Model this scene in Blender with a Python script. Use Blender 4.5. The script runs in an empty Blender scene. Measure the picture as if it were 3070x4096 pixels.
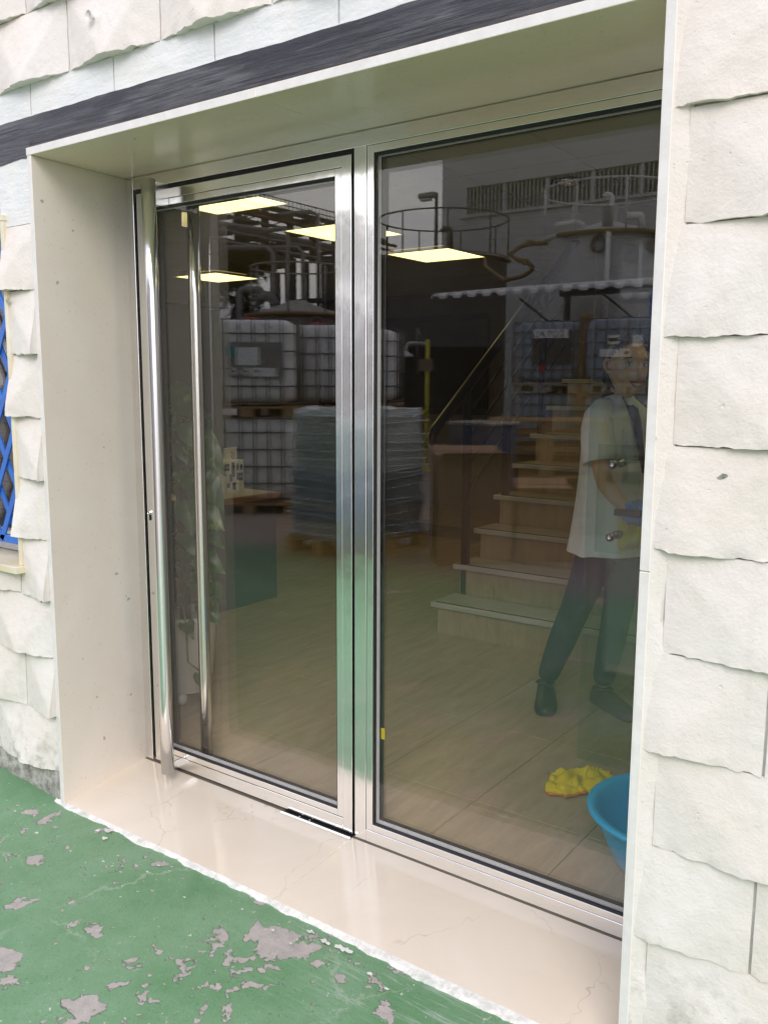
import bpy, bmesh, math, random
from mathutils import Vector, Matrix, noise

S = bpy.context.scene
PI = math.pi
rnd = random.Random(7)

# ------------------------------------------------------------------ camera
cam_d = bpy.data.cameras.new("camera")
cam = bpy.data.objects.new("camera", cam_d)
S.collection.objects.link(cam)
S.camera = cam
cam_d.sensor_fit = 'VERTICAL'
cam_d.sensor_height = 36.0
cam_d.lens = 3518.5 / 4096 * 36.0
cam_d.clip_start = 0.02
cam_d.clip_end = 600
CY, CP, CR = -0.627, -0.146, 0.004
fw = Vector((math.sin(CY) * math.cos(CP), math.cos(CY) * math.cos(CP), math.sin(CP)))
rt = Vector((math.cos(CY), -math.sin(CY), 0))
up = rt.cross(fw)
rt2 = rt * math.cos(CR) + up * math.sin(CR)
up2 = up * math.cos(CR) - rt * math.sin(CR)
m = Matrix((rt2, up2, -fw)).transposed().to_4x4()
m.translation = Vector((2.702, -1.770, 1.519))
cam.matrix_world = m

# ------------------------------------------------------------------ sky, sun, exposure
SUN_EL, SUN_AZ = math.radians(36), math.radians(146)   # azimuth measured from +Y towards +X
w = bpy.data.worlds.new("World")
S.world = w
w.use_nodes = True
nt = w.node_tree
nt.nodes.clear()
def wn(t, **k):
    n = nt.nodes.new(t)
    for a, b in k.items():
        setattr(n, a, b)
    return n
wo = wn('ShaderNodeOutputWorld')
bg = wn('ShaderNodeBackground')
sky = wn('ShaderNodeTexSky', sky_type='NISHITA')
sky.sun_disc = False
sky.sun_elevation = SUN_EL
sky.sun_rotation = SUN_AZ
tc = wn('ShaderNodeTexCoord')
mp = wn('ShaderNodeMapping')
mp.inputs['Scale'].default_value = (1, 1, 2.6)
nz = wn('ShaderNodeTexNoise')
nz.inputs['Scale'].default_value = 2.3
nz.inputs['Detail'].default_value = 6
nz.inputs['Roughness'].default_value = 0.55
cr = wn('ShaderNodeValToRGB')
cr.color_ramp.elements[0].position = 0.36
cr.color_ramp.elements[0].color = (5.0, 5.3, 7.8, 1)
cr.color_ramp.elements[1].position = 0.68
cr.color_ramp.elements[1].color = (12.9, 12.4, 12.0, 1)
mx = wn('ShaderNodeMix', data_type='RGBA')
mx.inputs[0].default_value = 0.86
nt.links.new(tc.outputs['Generated'], mp.inputs[0])
nt.links.new(mp.outputs[0], nz.inputs['Vector'])
nt.links.new(nz.outputs[0], cr.inputs[0])
nt.links.new(sky.outputs[0], mx.inputs[6])
nt.links.new(cr.outputs[0], mx.inputs[7])
nt.links.new(mx.outputs[2], bg.inputs[0])
bg.inputs[1].default_value = 0.135
nt.links.new(bg.outputs[0], wo.inputs[0])

sd = bpy.data.lights.new("sun", 'SUN')
sd.energy = 1.15
sd.angle = math.radians(30)
sd.color = (1.0, 0.93, 0.83)
so = bpy.data.objects.new("sun", sd)
S.collection.objects.link(so)
sdir = Vector((math.sin(SUN_AZ) * math.cos(SUN_EL), math.cos(SUN_AZ) * math.cos(SUN_EL), math.sin(SUN_EL)))
so.rotation_euler = sdir.to_track_quat('Z', 'Y').to_euler()
so.location = sdir * 30

S.view_settings.view_transform = 'Standard'
S.view_settings.look = 'None'
S.view_settings.gamma = 1
S.view_settings.use_curve_mapping = False
S.view_settings.exposure = 0.46
S.cycles.transparent_max_bounces = 32
S.cycles.max_bounces = 10
S.cycles.diffuse_bounces = 4
S.cycles.glossy_bounces = 6
S.cycles.caustics_reflective = False
S.cycles.caustics_refractive = False
S.cycles.sample_clamp_indirect = 6
S.cycles.use_denoising = True

# ------------------------------------------------------------------ materials
def col(c):
    return (c[0], c[1], c[2], 1)
class NB:
    def __init__(s, name):
        s.m = bpy.data.materials.new(name)
        s.m.use_nodes = True
        s.t = s.m.node_tree
        s.t.nodes.clear()
        s.out = s.n('ShaderNodeOutputMaterial')
        s.p = s.n('ShaderNodeBsdfPrincipled')
        s.l(s.p.outputs[0], s.out.inputs[0])
        s.geo = s.n('ShaderNodeNewGeometry')
        s.pos = s.geo.outputs['Position']
    def n(s, t, **k):
        n = s.t.nodes.new(t)
        for a, b in k.items():
            setattr(n, a, b)
        return n
    def l(s, a, b):
        s.t.links.new(a, b)
    def noise(s, scale, detail=4, rough=.5, vec=None, stretch=None, dist=0):
        if stretch:
            mp = s.n('ShaderNodeMapping')
            mp.inputs['Scale'].default_value = stretch
            s.l(vec or s.pos, mp.inputs[0])
            vec = mp.outputs[0]
        n = s.n('ShaderNodeTexNoise')
        n.inputs['Scale'].default_value = scale
        n.inputs['Detail'].default_value = detail
        n.inputs['Roughness'].default_value = rough
        n.inputs['Distortion'].default_value = dist
        s.l(vec or s.pos, n.inputs['Vector'])
        return n.outputs[0]
    def ramp(s, v, a, b):
        n = s.n('ShaderNodeMapRange')
        n.inputs[1].default_value = a
        n.inputs[2].default_value = b
        s.l(v, n.inputs[0])
        return n.outputs[0]
    def mix(s, f, a, b):
        n = s.n('ShaderNodeMix', data_type='RGBA')
        for i, x in ((0, f), (6, a), (7, b)):
            if isinstance(x, (tuple, list)):
                n.inputs[i].default_value = col(x)
            elif isinstance(x, (int, float)):
                n.inputs[i].default_value = x
            else:
                s.l(x, n.inputs[i])
        return n.outputs[2]
    def math(s, op, a, b=None, clamp=False):
        n = s.n('ShaderNodeMath', operation=op)
        n.use_clamp = clamp
        for i, x in ((0, a), (1, b)):
            if x is None:
                continue
            if isinstance(x, (int, float)):
                n.inputs[i].default_value = x
            else:
                s.l(x, n.inputs[i])
        return n.outputs[0]
    def bump(s, h, dist, strength=1.0):
        n = s.n('ShaderNodeBump')
        n.inputs['Distance'].default_value = dist
        n.inputs['Strength'].default_value = strength
        s.l(h, n.inputs['Height'])
        s.l(n.outputs[0], s.p.inputs['Normal'])
        return n
    def base(s, c):
        if isinstance(c, (tuple, list)):
            s.p.inputs['Base Color'].default_value = col(c)
        else:
            s.l(c, s.p.inputs['Base Color'])
    def set(s, rough=None, metal=None, spec=None, coat=None, trans=None):
        if rough is not None:
            if isinstance(rough, (int, float)):
                s.p.inputs['Roughness'].default_value = rough
            else:
                s.l(rough, s.p.inputs['Roughness'])
        if metal is not None: s.p.inputs['Metallic'].default_value = metal
        if spec is not None: s.p.inputs['Specular IOR Level'].default_value = spec
        if coat is not None: s.p.inputs['Coat Weight'].default_value = coat
        return s.m

def simple(name, c1, c2=None, scale=8, rough=.6, metal=0, bump=0, bscale=60, stretch=None, spec=None, coat=None):
    b = NB(name)
    if c2 is None:
        c2 = tuple(x * .8 for x in c1)
    f = b.ramp(b.noise(scale, 5, .6, stretch=stretch), .35, .65)
    b.base(b.mix(f, c1, c2))
    if bump:
        b.bump(b.noise(bscale, 4, .6), bump)
    return b.set(rough, metal, spec, coat)

M = {}
# painted cast stone of the facade
def mk_paint():
    b = NB('white_masonry_paint')
    blot = b.ramp(b.noise(2.6, 3, .5), .38, .62)
    c = b.mix(blot, (.79, .755, .715), (.775, .715, .655))
    warm = b.ramp(b.noise(5.5, 5, .7, stretch=(1, 1, .55)), .57, .74)
    c = b.mix(b.math('MULTIPLY', warm, .42), c, (.68, .61, .50))
    low = b.n('ShaderNodeSeparateXYZ'); b.l(b.pos, low.inputs[0])
    lo = b.ramp(low.outputs[2], .34, .05)
    dirt = b.math('MULTIPLY', b.ramp(b.noise(17, 6, .7), .50, .66), lo, True)
    c = b.mix(dirt, c, (.38, .345, .29))
    pits = b.ramp(b.noise(120, 3, .6), .71, .76)
    c = b.mix(b.math('MULTIPLY', pits, .5), c, (.33, .31, .28))
    stn = b.math('MULTIPLY', b.ramp(b.noise(7, 5, .7, stretch=(1.6, 1, .22)), .56, .72), .22)
    c = b.mix(stn, c, (.52, .48, .42))
    fl = b.ramp(b.noise(9, 7, .75, stretch=(1, 1, 1.4)), .70, .715)
    c = b.mix(b.math('MULTIPLY', fl, .65), c, (.42, .40, .37))
    b.base(c)
    h1 = b.noise(34, 7, .68)
    h2 = b.noise(150, 4, .6)
    h3 = b.noise(8, 4, .55)
    h = b.math('ADD', b.math('ADD', h1, b.math('MULTIPLY', h2, .35)), b.math('MULTIPLY', h3, 2.0))
    h = b.math('SUBTRACT', h, b.math('MULTIPLY', b.ramp(b.noise(55, 2, .5), .72, .80), .5))
    b.bump(h, .0024)
    return b.set(.62)
M['paint'] = mk_paint()
def mk_smooth():
    b = NB('trowelled_white_paint')
    c = b.mix(b.ramp(b.noise(6, 4, .6), .42, .56), (.80, .80, .785), (.75, .77, .775))
    c = b.mix(b.math('MULTIPLY', b.ramp(b.noise(14, 6, .7), .6, .75), .35), c, (.6, .59, .55))
    b.base(c)
    h = b.math('ADD', b.noise(9, 6, .6, stretch=(.5, 1, 2.2)), b.math('MULTIPLY', b.noise(90, 3, .5), .25))
    b.bump(h, .006)
    return b.set(.6)
M['smooth'] = mk_smooth()
def mk_plinth():
    b = NB('rough_render_plinth')
    c = b.mix(b.ramp(b.noise(24, 7, .7), .4, .6), (.62, .61, .57), (.30, .29, .26))
    b.base(c); b.bump(b.noise(60, 8, .75), .012)
    return b.set(.85)
M['plinth'] = mk_plinth()
def mk_band():
    b = NB('brushed_dark_sealant')
    sep = b.n('ShaderNodeSeparateXYZ'); b.l(b.pos, sep.inputs[0])
    st = b.noise(3.2, 9, .78, stretch=(1.1, 1, 34), dist=.9)
    st2 = b.noise(5, 7, .75, stretch=(.9, 1, 42), dist=1.2)
    low = b.ramp(sep.outputs[2], 2.345, 2.285)
    f = b.math('MULTIPLY', b.ramp(st, .40, .58), b.math('ADD', b.math('MULTIPLY', low, .55), b.ramp(b.noise(1.9, 3, .6, stretch=(1, 1, 7), dist=.7), .50, .72)), True)
    c = b.mix(f, (.012, .015, .027), (.16, .158, .18))
    sc = b.ramp(st2, .60, .72)
    c = b.mix(b.math('MULTIPLY', sc, .55), c, (.36, .37, .41))
    b.base(c)
    b.bump(st2, .004)
    b.set(.42)
    return b.m
M['band'] = mk_band()
def mk_marble(name, c1, c2, vein, vs, rough, amt=1.0, spots=True, coat=0):
    b = NB(name)
    warp = b.n('ShaderNodeVectorMath', operation='ADD')
    nn = b.n('ShaderNodeTexNoise'); nn.inputs['Scale'].default_value = 2.6; nn.inputs['Detail'].default_value = 4
    nn.inputs['Roughness'].default_value = .72
    b.l(b.pos, nn.inputs['Vector'])
    sc = b.n('ShaderNodeVectorMath', operation='SCALE'); sc.inputs[3].default_value = .30
    b.l(nn.outputs['Color'], sc.inputs[0]); b.l(b.pos, warp.inputs[0]); b.l(sc.outputs[0], warp.inputs[1])
    vo = b.n('ShaderNodeTexVoronoi', feature='DISTANCE_TO_EDGE'); vo.inputs['Scale'].default_value = vs
    b.l(warp.outputs[0], vo.inputs['Vector'])
    line = b.ramp(vo.outputs[0], .0065, .0)
    mask = b.ramp(b.noise(3.7, 4, .6), .44, .62)
    c = b.mix(b.ramp(b.noise(2.4, 5, .6, dist=.8), .35, .65), c1, c2)
    c = b.mix(b.math('MULTIPLY', b.math('MULTIPLY', line, mask), amt, True), c, vein)
    if spots:
        sp = b.ramp(b.noise(24, 2, .4), .755, .775)
        c = b.mix(b.math('MULTIPLY', sp, .8), c, tuple(x * .45 for x in c1))
        sp2 = b.ramp(b.noise(110, 2, .5), .68, .74)
        c = b.mix(b.math('MULTIPLY', sp2, .45), c, tuple(x * .5 for x in c1))
    b.base(c)
    b.bump(b.noise(14, 2, .5), .0006)
    return b.set(b.ramp(b.noise(5, 3, .5), -.6 / max(rough, .01) * rough, 1.0 / 1) if False else rough, spec=.5)
M['sill'] = mk_marble('polished_cream_marble', (.83, .745, .635), (.78, .685, .565), (.42, .27, .17), 2.3, .13, .62, False)
M['jamb'] = mk_marble('honed_beige_limestone', (.89, .82, .725), (.84, .765, .665), (.5, .44, .36), 2.2, .30, .12, True)
M['soffit'] = mk_marble('honed_soffit_limestone', (.96, .84, .67), (.91, .78, .60), (.5, .44, .3), 2.0, .22, .2, True)
M['trim'] = simple('cut_marble_edge', (.80, .785, .765), (.72, .70, .68), 20, .38, bump=.0006, bscale=120)
M['creamtrim'] = simple('yellowed_marble_edge', (.80, .765, .66), (.70, .61, .40), 5, .45, bump=.001, bscale=70)
def mk_putty():
    b = NB('white_filler_line')
    c = b.mix(b.ramp(b.noise(30, 6, .7), .45, .62), (.78, .77, .73), (.60, .60, .56))
    c = b.mix(b.math('MULTIPLY', b.ramp(b.noise(13, 6, .75), .52, .68), .6), c, (.36, .42, .35))
    b.base(c); b.bump(b.noise(70, 5, .6), .0015)
    return b.set(.7)
M['putty'] = mk_putty()

def mk_ground():
    b = NB('green_painted_concrete')
    sep = b.n('ShaderNodeSeparateXYZ'); b.l(b.pos, sep.inputs[0])
    g = b.mix(b.ramp(b.noise(3.0, 6, .65), .35, .65), (.118, .262, .124), (.185, .33, .19))
    g = b.mix(b.math('MULTIPLY', b.ramp(b.noise(26, 6, .7, stretch=(1, .6, 1)), .5, .75), .55), g, (.20, .34, .225))
    g = b.mix(b.math('MULTIPLY', b.ramp(b.noise(75, 4, .6), .58, .7), .45), g, (.055, .20, .09))
    # brush stripes close to the sill
    brush = b.math('MULTIPLY', b.ramp(b.noise(9, 7, .8, stretch=(.5, 7, 1), dist=.5), .52, .66), b.ramp(sep.outputs[1], -.42, -.10), True)
    brush = b.math('MULTIPLY', brush, b.ramp(sep.outputs[0], .9, 1.7), True)
    g = b.mix(b.math('MULTIPLY', brush, .75), g, (.55, .60, .56))
    # flaked patches: grey-pink concrete shows
    n1 = b.noise(5.6, 7, .60, dist=.35)
    n1b = b.noise(1.2, 2, .5)
    f1 = b.ramp(b.math('ADD', n1, b.math('MULTIPLY', b.math('SUBTRACT', n1b, .5), .5)), .652, .660)
    n2 = b.noise(21, 4, .55, dist=.2)
    f2 = b.ramp(b.math('ADD', n2, b.math('MULTIPLY', b.math('SUBTRACT', n1b, .5), .35)), .674, .689)
    ew = b.n('ShaderNodeTexNoise'); ew.inputs['Scale'].default_value = 9; ew.inputs['Detail'].default_value = 6; ew.inputs['Roughness'].default_value = .65
    b.l(b.pos, ew.inputs['Vector'])
    off = b.n('ShaderNodeVectorMath', operation='SUBTRACT'); off.inputs[1].default_value = (.5, .5, .5)
    b.l(ew.outputs['Color'], off.inputs[0])
    wv = b.n('ShaderNodeVectorMath', operation='MULTIPLY_ADD'); wv.inputs[1].default_value = (.20, .20, 0)
    b.l(off.outputs[0], wv.inputs[0]); b.l(b.pos, wv.inputs[2])
    tot = b.math('MAXIMUM', f1, f2)
    for (x, y, rx, ry, a) in PATCH:
        mpn = b.n('ShaderNodeMapping', vector_type='TEXTURE')
        mpn.inputs['Location'].default_value = (x, y, 0)
        mpn.inputs['Rotation'].default_value = (0, 0, a)
        mpn.inputs['Scale'].default_value = (rx * .85, ry * .85, 1000)
        b.l(wv.outputs[0], mpn.inputs[0])
        ln = b.n('ShaderNodeVectorMath', operation='LENGTH'); b.l(mpn.outputs[0], ln.inputs[0])
        tot = b.math('MAXIMUM', tot, b.ramp(ln.outputs['Value'], .92, .84))
    conc = b.mix(b.ramp(b.noise(30, 5, .65), .35, .65), (.46, .42, .385), (.36, .335, .315))
    speck = b.math('MAXIMUM', b.ramp(b.noise(46, 3, .6), .70, .712), b.math('MULTIPLY', b.ramp(b.noise(150, 2, .5), .72, .75), b.ramp(b.noise(3, 3, .5), .45, .6)))
    c = b.mix(tot, g, conc)
    c = b.mix(speck, c, (.60, .63, .55))
    # thin cracks
    vo = b.n('ShaderNodeTexVoronoi', feature='DISTANCE_TO_EDGE'); vo.inputs['Scale'].default_value = 1.1
    wv2 = b.n('ShaderNodeVectorMath', operation='MULTIPLY_ADD'); wv2.inputs[1].default_value = (.22, .22, 0)
    b.l(off.outputs[0], wv2.inputs[0]); b.l(b.pos, wv2.inputs[2]); b.l(wv2.outputs[0], vo.inputs['Vector'])
    ck = b.math('MULTIPLY', b.ramp(vo.outputs[0], .005, .001), b.ramp(b.noise(2.1, 3, .5), .52, .60), True)
    c = b.mix(b.math('MULTIPLY', ck, .45), c, (.42, .46, .38))
    # yard beyond the painted strip
    far = b.ramp(b.math('ADD', sep.outputs[1], b.math('MULTIPLY', b.math('SUBTRACT', b.noise(1.3, 4, .6), .5), .5)), -3.1, -3.7)
    yard = b.mix(b.ramp(b.noise(1.1, 6, .7), .35, .65), (.36, .30, .26), (.24, .21, .19))
    c = b.mix(far, c, yard)
    b.base(c)
    h = b.math('SUBTRACT', b.math('MULTIPLY', b.noise(120, 4, .6), .35), b.math('MULTIPLY', tot, 1.3))
    h = b.math('ADD', h, b.math('MULTIPLY', b.noise(24, 5, .6), .5))
    b.bump(h, .004)
    r = b.n('ShaderNodeMapRange'); r.inputs[3].default_value = .42; r.inputs[4].default_value = .8
    b.l(tot, r.inputs[0])
    return b.set(r.outputs[0])
PATCH = [(.62, -.62, .10, .045, .2), (.47, -.66, .045, .032, 0), (.93, -.61, .075, .06, .5), (.02, -.33, .02, .075, -.3), (.86, -.84, .045, .085, -.5),
         (.30, -.96, .14, .05, -.5), (-.30, -.55, .08, .05, .3), (.25, -.28, .05, .035, .3), (.72, -.40, .05, .022, 0), (1.5, -.70, .05, .025, .3),
         (-.42, -.30, .05, .03, 0), (1.05, -1.02, .05, .04, .4), (.15, -.78, .10, .05, .6), (-.05, -.1, .03, .02, 0), (1.02, -.30, .03, .014, .4), (1.18, -.42, .02, .012, 0)]
M['ground'] = mk_ground()

def mk_steel(name, base=(.95, .94, .92), rough=.13, stretch=(30, 30, 1.2), wav=.0012):
    b = NB(name)
    st = b.noise(14, 5, .6, stretch=stretch)
    b.base(b.mix(b.ramp(st, .3, .7), base, tuple(x * .88 for x in base)))
    r = b.n('ShaderNodeMapRange'); r.inputs[3].default_value = rough * .75; r.inputs[4].default_value = rough * 1.35
    b.l(st, r.inputs[0])
    h = b.math('ADD', b.noise(3.0, 2, .4), b.math('MULTIPLY', b.noise(11, 2, .5), .12))
    b.bump(h, wav * 6)
    return b.set(r.outputs[0], 1.0)
M['steel'] = mk_steel('stainless_steel_vertical_grain')
M['steelh'] = mk_steel('stainless_steel_horizontal_grain', stretch=(1.2, 30, 30))
M['chrome'] = mk_steel('polished_tube_steel', (.92, .92, .92), .17, wav=.0004)
M['spacer'] = simple('mill_aluminium_spacer', (.62, .63, .66), (.55, .56, .6), 20, .45)
M['rail'] = simple('black_lacquered_rail', (.022, .022, .026), (.018, .018, .02), 10, .28)
M['rubber'] = simple('black_rubber_gasket', (.012, .012, .013), (.02, .02, .02), 20, .45)
def mk_glass(name, tint, r0):
    b = NB(name)
    b.t.nodes.remove(b.p)
    tr = b.n('ShaderNodeBsdfTransparent'); tr.inputs[0].default_value = col(tint)
    gl = b.n('ShaderNodeBsdfGlossy'); gl.inputs['Roughness'].default_value = 0.0
    gl.inputs[0].default_value = (1, 1, 1, 1)
    dt = b.n('ShaderNodeVectorMath', operation='DOT_PRODUCT')
    b.l(b.geo.outputs['Incoming'], dt.inputs[0]); b.l(b.geo.outputs['Normal'], dt.inputs[1])
    c = b.math('ABSOLUTE', dt.outputs['Value'])
    k = b.math('POWER', b.math('SUBTRACT', 1.0, c, True), 5.0)
    f = b.math('ADD', b.math('MULTIPLY', k, 1 - r0), r0, True)
    mx = b.n('ShaderNodeMixShader')
    b.l(f, mx.inputs[0]); b.l(tr.outputs[0], mx.inputs[1]); b.l(gl.outputs[0], mx.inputs[2])
    b.l(mx.outputs[0], b.out.inputs[0])
    return b.m
M['glass'] = mk_glass('tinted_double_glazing', (.975, .97, .95), .064)
M['glass2'] = mk_glass('clear_toughened_glass', (.86, .93, .92), .045)

def mk_tile():
    b = NB('travertine_look_floor_tile')
    oi = b.n('ShaderNodeObjectInfo')
    st = b.noise(3.5, 7, .68, stretch=(5.5, 1.0, 1), dist=.6)
    c = b.mix(b.ramp(st, .32, .68), (.50, .385, .25), (.37, .285, .185))
    f = b.ramp(b.noise(9, 6, .75, stretch=(4, 1, 1), dist=.4), .60, .72)
    c = b.mix(b.math('MULTIPLY', f, .5), c, (.17, .145, .11))
    c = b.mix(b.math('MULTIPLY', b.ramp(b.noise(1.5, 3, .5), .4, .65), .35), c, (.38, .36, .29))
    b.base(c)
    b.bump(b.noise(40, 4, .5), .0006)
    return b.set(.24)
M['tile'] = mk_tile()
M['grout'] = simple('tile_grout', (.16, .14, .11), rough=.8)
M['tread'] = mk_marble('pale_stair_marble', (.56, .55, .52), (.47, .46, .44), (.3, .28, .26), 2.4, .22, .4, False)
M['grip'] = simple('anti_slip_strip', (.03, .03, .03), rough=.8)
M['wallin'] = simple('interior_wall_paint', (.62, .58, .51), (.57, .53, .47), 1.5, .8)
M['darkwall'] = simple('shade_darkened_wall_paint', (.24, .21, .17), (.20, .18, .15), 1.5, .8)  # darker copy of the wall paint, dimness of the hall put in its colour
M['ceil'] = simple('mineral_ceiling_tile', (.42, .42, .40), (.38, .38, .36), 3, .9, bump=.001, bscale=200)
M['darkwood'] = simple('dark_stained_wood', (.035, .022, .014), (.02, .013, .009), 6, .4, stretch=(1, 1, 8))
M['board'] = simple('dark_board_face', (.02, .018, .017), (.03, .025, .022), 4, .35)
M['woodedge'] = simple('warm_wood_edge', (.34, .17, .085), (.26, .13, .06), 9, .4, stretch=(8, 1, 1))
M['desktop'] = simple('pale_laminate', (.55, .52, .47), rough=.35)
M['graypanel'] = simple('dark_grey_laminate', (.055, .055, .06), (.045, .045, .05), 3, .5)
M['white'] = simple('white_plastic', (.72, .72, .70), (.66, .66, .64), 6, .35)
M['paper'] = simple('white_paper', (.75, .75, .74), (.7, .7, .7), 6, .7)
M['navy'] = simple('navy_print', (.018, .03, .10), rough=.5)
M['redprint'] = simple('red_print', (.50, .03, .04), rough=.5)
M['teal'] = simple('teal_print', (.03, .30, .28), rough=.5)
M['black'] = simple('black_plastic', (.012, .012, .013), rough=.45)
M['blackprint'] = simple('black_print', (.01, .01, .01), rough=.6)
def mk_leaf():
    b = NB('variegated_pothos_leaf')
    f = b.ramp(b.noise(22, 4, .7, stretch=(1, 1, .6), dist=.8), .56, .66)
    c = b.mix(b.ramp(b.noise(12, 3, .5), .35, .65), (.016, .068, .012), (.035, .12, .02))
    c = b.mix(b.math('MULTIPLY', f, .8), c, (.22, .30, .06))
    b.base(c)
    b.p.inputs['Subsurface Weight'].default_value = .0
    b.bump(b.noise(30, 2, .5), .002)
    return b.set(.32)
M['leaf'] = mk_leaf()
M['stem'] = simple('plant_stem', (.13, .22, .06), (.10, .10, .04), 20, .5)
M['moss'] = simple('coir_moss_pole', (.07, .045, .02), (.04, .03, .015), 60, .95, bump=.006, bscale=90)
M['bluegrille'] = simple('blue_painted_iron', (.035, .17, .62), (.03, .13, .50), 12, .4, bump=.001, bscale=60)
M['upvc'] = simple('white_window_profile', (.74, .75, .75), rough=.3)
M['basin'] = simple('bright_blue_plastic', (.02, .50, .92), (.02, .46, .88), 4, .28)
M['yellowcloth'] = simple('yellow_microfibre_cloth', (.78, .68, .02), (.70, .56, .01), 12, .9, bump=.002, bscale=260)
M['orange'] = simple('orange_hem_thread', (.75, .25, .01), rough=.9)
M['skin'] = simple('skin', (.74, .43, .285), (.68, .38, .25), 14, .5, bump=.0004, bscale=200)
M['lip'] = simple('lip', (.38, .10, .09), rough=.4)
M['teeth'] = simple('teeth', (.75, .72, .66), rough=.3)
M['hair'] = simple('dark_brown_hair', (.018, .012, .009), (.03, .02, .014), 40, .4, stretch=(1, 1, .2), bump=.002, bscale=150)
M['eyew'] = simple('eye_white', (.68, .66, .63), rough=.25)
M['iris'] = simple('dark_iris', (.02, .011, .007), rough=.15)
def mk_tunic():
    b = NB('pale_work_tunic_fabric')
    b.base(b.mix(b.ramp(b.noise(5, 3, .5), .35, .65), (.84, .85, .87), (.78, .80, .83)))
    h = b.math('ADD', b.noise(9, 3, .5, stretch=(1, 1, .45), dist=1.0), b.math('MULTIPLY', b.noise(300, 2, .5), .04))
    b.bump(h, .02)
    return b.set(.85)
M['tunic'] = mk_tunic()
M['brown'] = simple('dark_brown_top', (.05, .035, .025), rough=.85)
M['trousers'] = simple('navy_grey_trousers', (.030, .036, .075), (.022, .027, .058), 14, .85, bump=.008, bscale=22)
M['shoe'] = simple('black_leather_shoe', (.012, .014, .017), (.02, .022, .025), 10, .38, bump=.001, bscale=90)
M['glove'] = simple('blue_rubber_glove', (.01, .32, .85), (.01, .26, .75), 20, .4, bump=.003, bscale=60)
# yard
M['hdpe'] = simple('milky_tote_plastic', (.88, .88, .85), (.80, .80, .78), 5, .42, bump=.002, bscale=14)
M['hdpeblue'] = simple('bluish_tote_plastic', (.27, .33, .40), (.22, .28, .35), 5, .42)
M['galv'] = simple('galvanised_tube', (.30, .29, .27), (.22, .21, .20), 20, .5, metal=.6)
M['cage'] = simple('dull_cage_tube', (.15, .14, .125), (.11, .10, .09), 20, .6)
M['rust'] = simple('rusty_brown_steel', (.13, .055, .03), (.07, .035, .025), 6, .7)
M['darksteel'] = simple('dark_painted_steel', (.045, .045, .043), (.03, .03, .03), 6, .6)
M['pipe'] = simple('grey_insulated_pipe', (.22, .22, .215), (.16, .16, .155), 6, .5)
M['wood'] = simple('pallet_pine', (.42, .28, .14), (.27, .17, .085), 9, .8, stretch=(1, 1, 6), bump=.002, bscale=60)
M['carton'] = simple('brown_cardboard', (.36, .22, .14), (.31, .19, .12), 3, .8)
M['bluepl'] = simple('blue_pallet_plastic', (.02, .08, .42), (.02, .06, .3), 4, .5)
M['wrap'] = None
def mk_wrap(name, c1, c2):
    b = NB(name)
    b.base(b.mix(b.ramp(b.noise(3.4, 5, .6, stretch=(1, 1, 1.6)), .35, .65), c1, c2))
    h = b.math('ADD', b.noise(9, 5, .62, stretch=(.5, .5, 4.5), dist=1.1), b.math('MULTIPLY', b.noise(30, 4, .6, stretch=(.4, .4, 5), dist=.7), .5))
    b.bump(h, .05)
    return b.set(.22, coat=.5)
M['wrap'] = mk_wrap('stretch_film_over_pale_cans', (.62, .68, .68), (.46, .55, .57))
M['wrapb'] = mk_wrap('stretch_film_over_blue_cans', (.16, .25, .36), (.32, .41, .50))
M['film'] = simple('crumpled_clear_film', (.80, .84, .86), (.66, .72, .76), 9, .18, bump=.02, bscale=16, coat=.6)
M['tankbeige'] = simple('beige_fibreglass_tank', (.30, .24, .185), (.24, .19, .15), 2, .6)
M['tankdome'] = simple('weathered_dome', (.34, .315, .28), (.26, .24, .21), 4, .6)
M['tankdark'] = simple('dark_brown_tank', (.085, .075, .06), (.065, .058, .048), 2, .6)
M['tankgrey'] = simple('pale_grey_tank', (.48, .485, .47), (.40, .405, .39), 2, .5)
M['whall'] = simple('pale_grey_warehouse_render', (.50, .51, .50), (.44, .45, .44), .4, .8)
M['corr'] = simple('corrugated_roof_sheet', (.62, .62, .61), (.50, .50, .49), 2, .5)
M['yellow'] = simple('yellow_paint', (.56, .48, .03), (.46, .40, .03), 10, .5)
M['yellowpipe'] = simple('ochre_pipe_lagging', (.20, .13, .05), (.15, .10, .04), 12, .6)
M['sign'] = simple('weathered_brown_sign', (.22, .16, .10), (.14, .11, .07), 20, .7)
M['bin'] = simple('slate_blue_plastic', (.07, .085, .14), rough=.5)
M['pine'] = simple('pine_needles', (.035, .065, .022), (.055, .085, .03), 3, .7)
M['bark'] = simple('pine_bark', (.10, .065, .045), (.06, .04, .03), 10, .9)
M['darkshed'] = simple('dark_shed_sheet', (.05, .05, .045), (.035, .035, .032), 1, .7)
M['winlit'] = simple('dusty_window_glass', (.10, .115, .12), (.08, .09, .10), 1, .25)
M['louvre'] = simple('grey_louvre', (.42, .43, .42), rough=.6)
def mk_emit(name, c, s):
    b = NB(name)
    b.t.nodes.remove(b.p)
    e = b.n('ShaderNodeEmission'); e.inputs[0].default_value = col(c); e.inputs[1].default_value = s
    b.l(e.outputs[0], b.out.inputs[0])
    return b.m
M['light'] = mk_emit('lit_diffuser', (1.0, .83, .32), 2.05)

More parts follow.
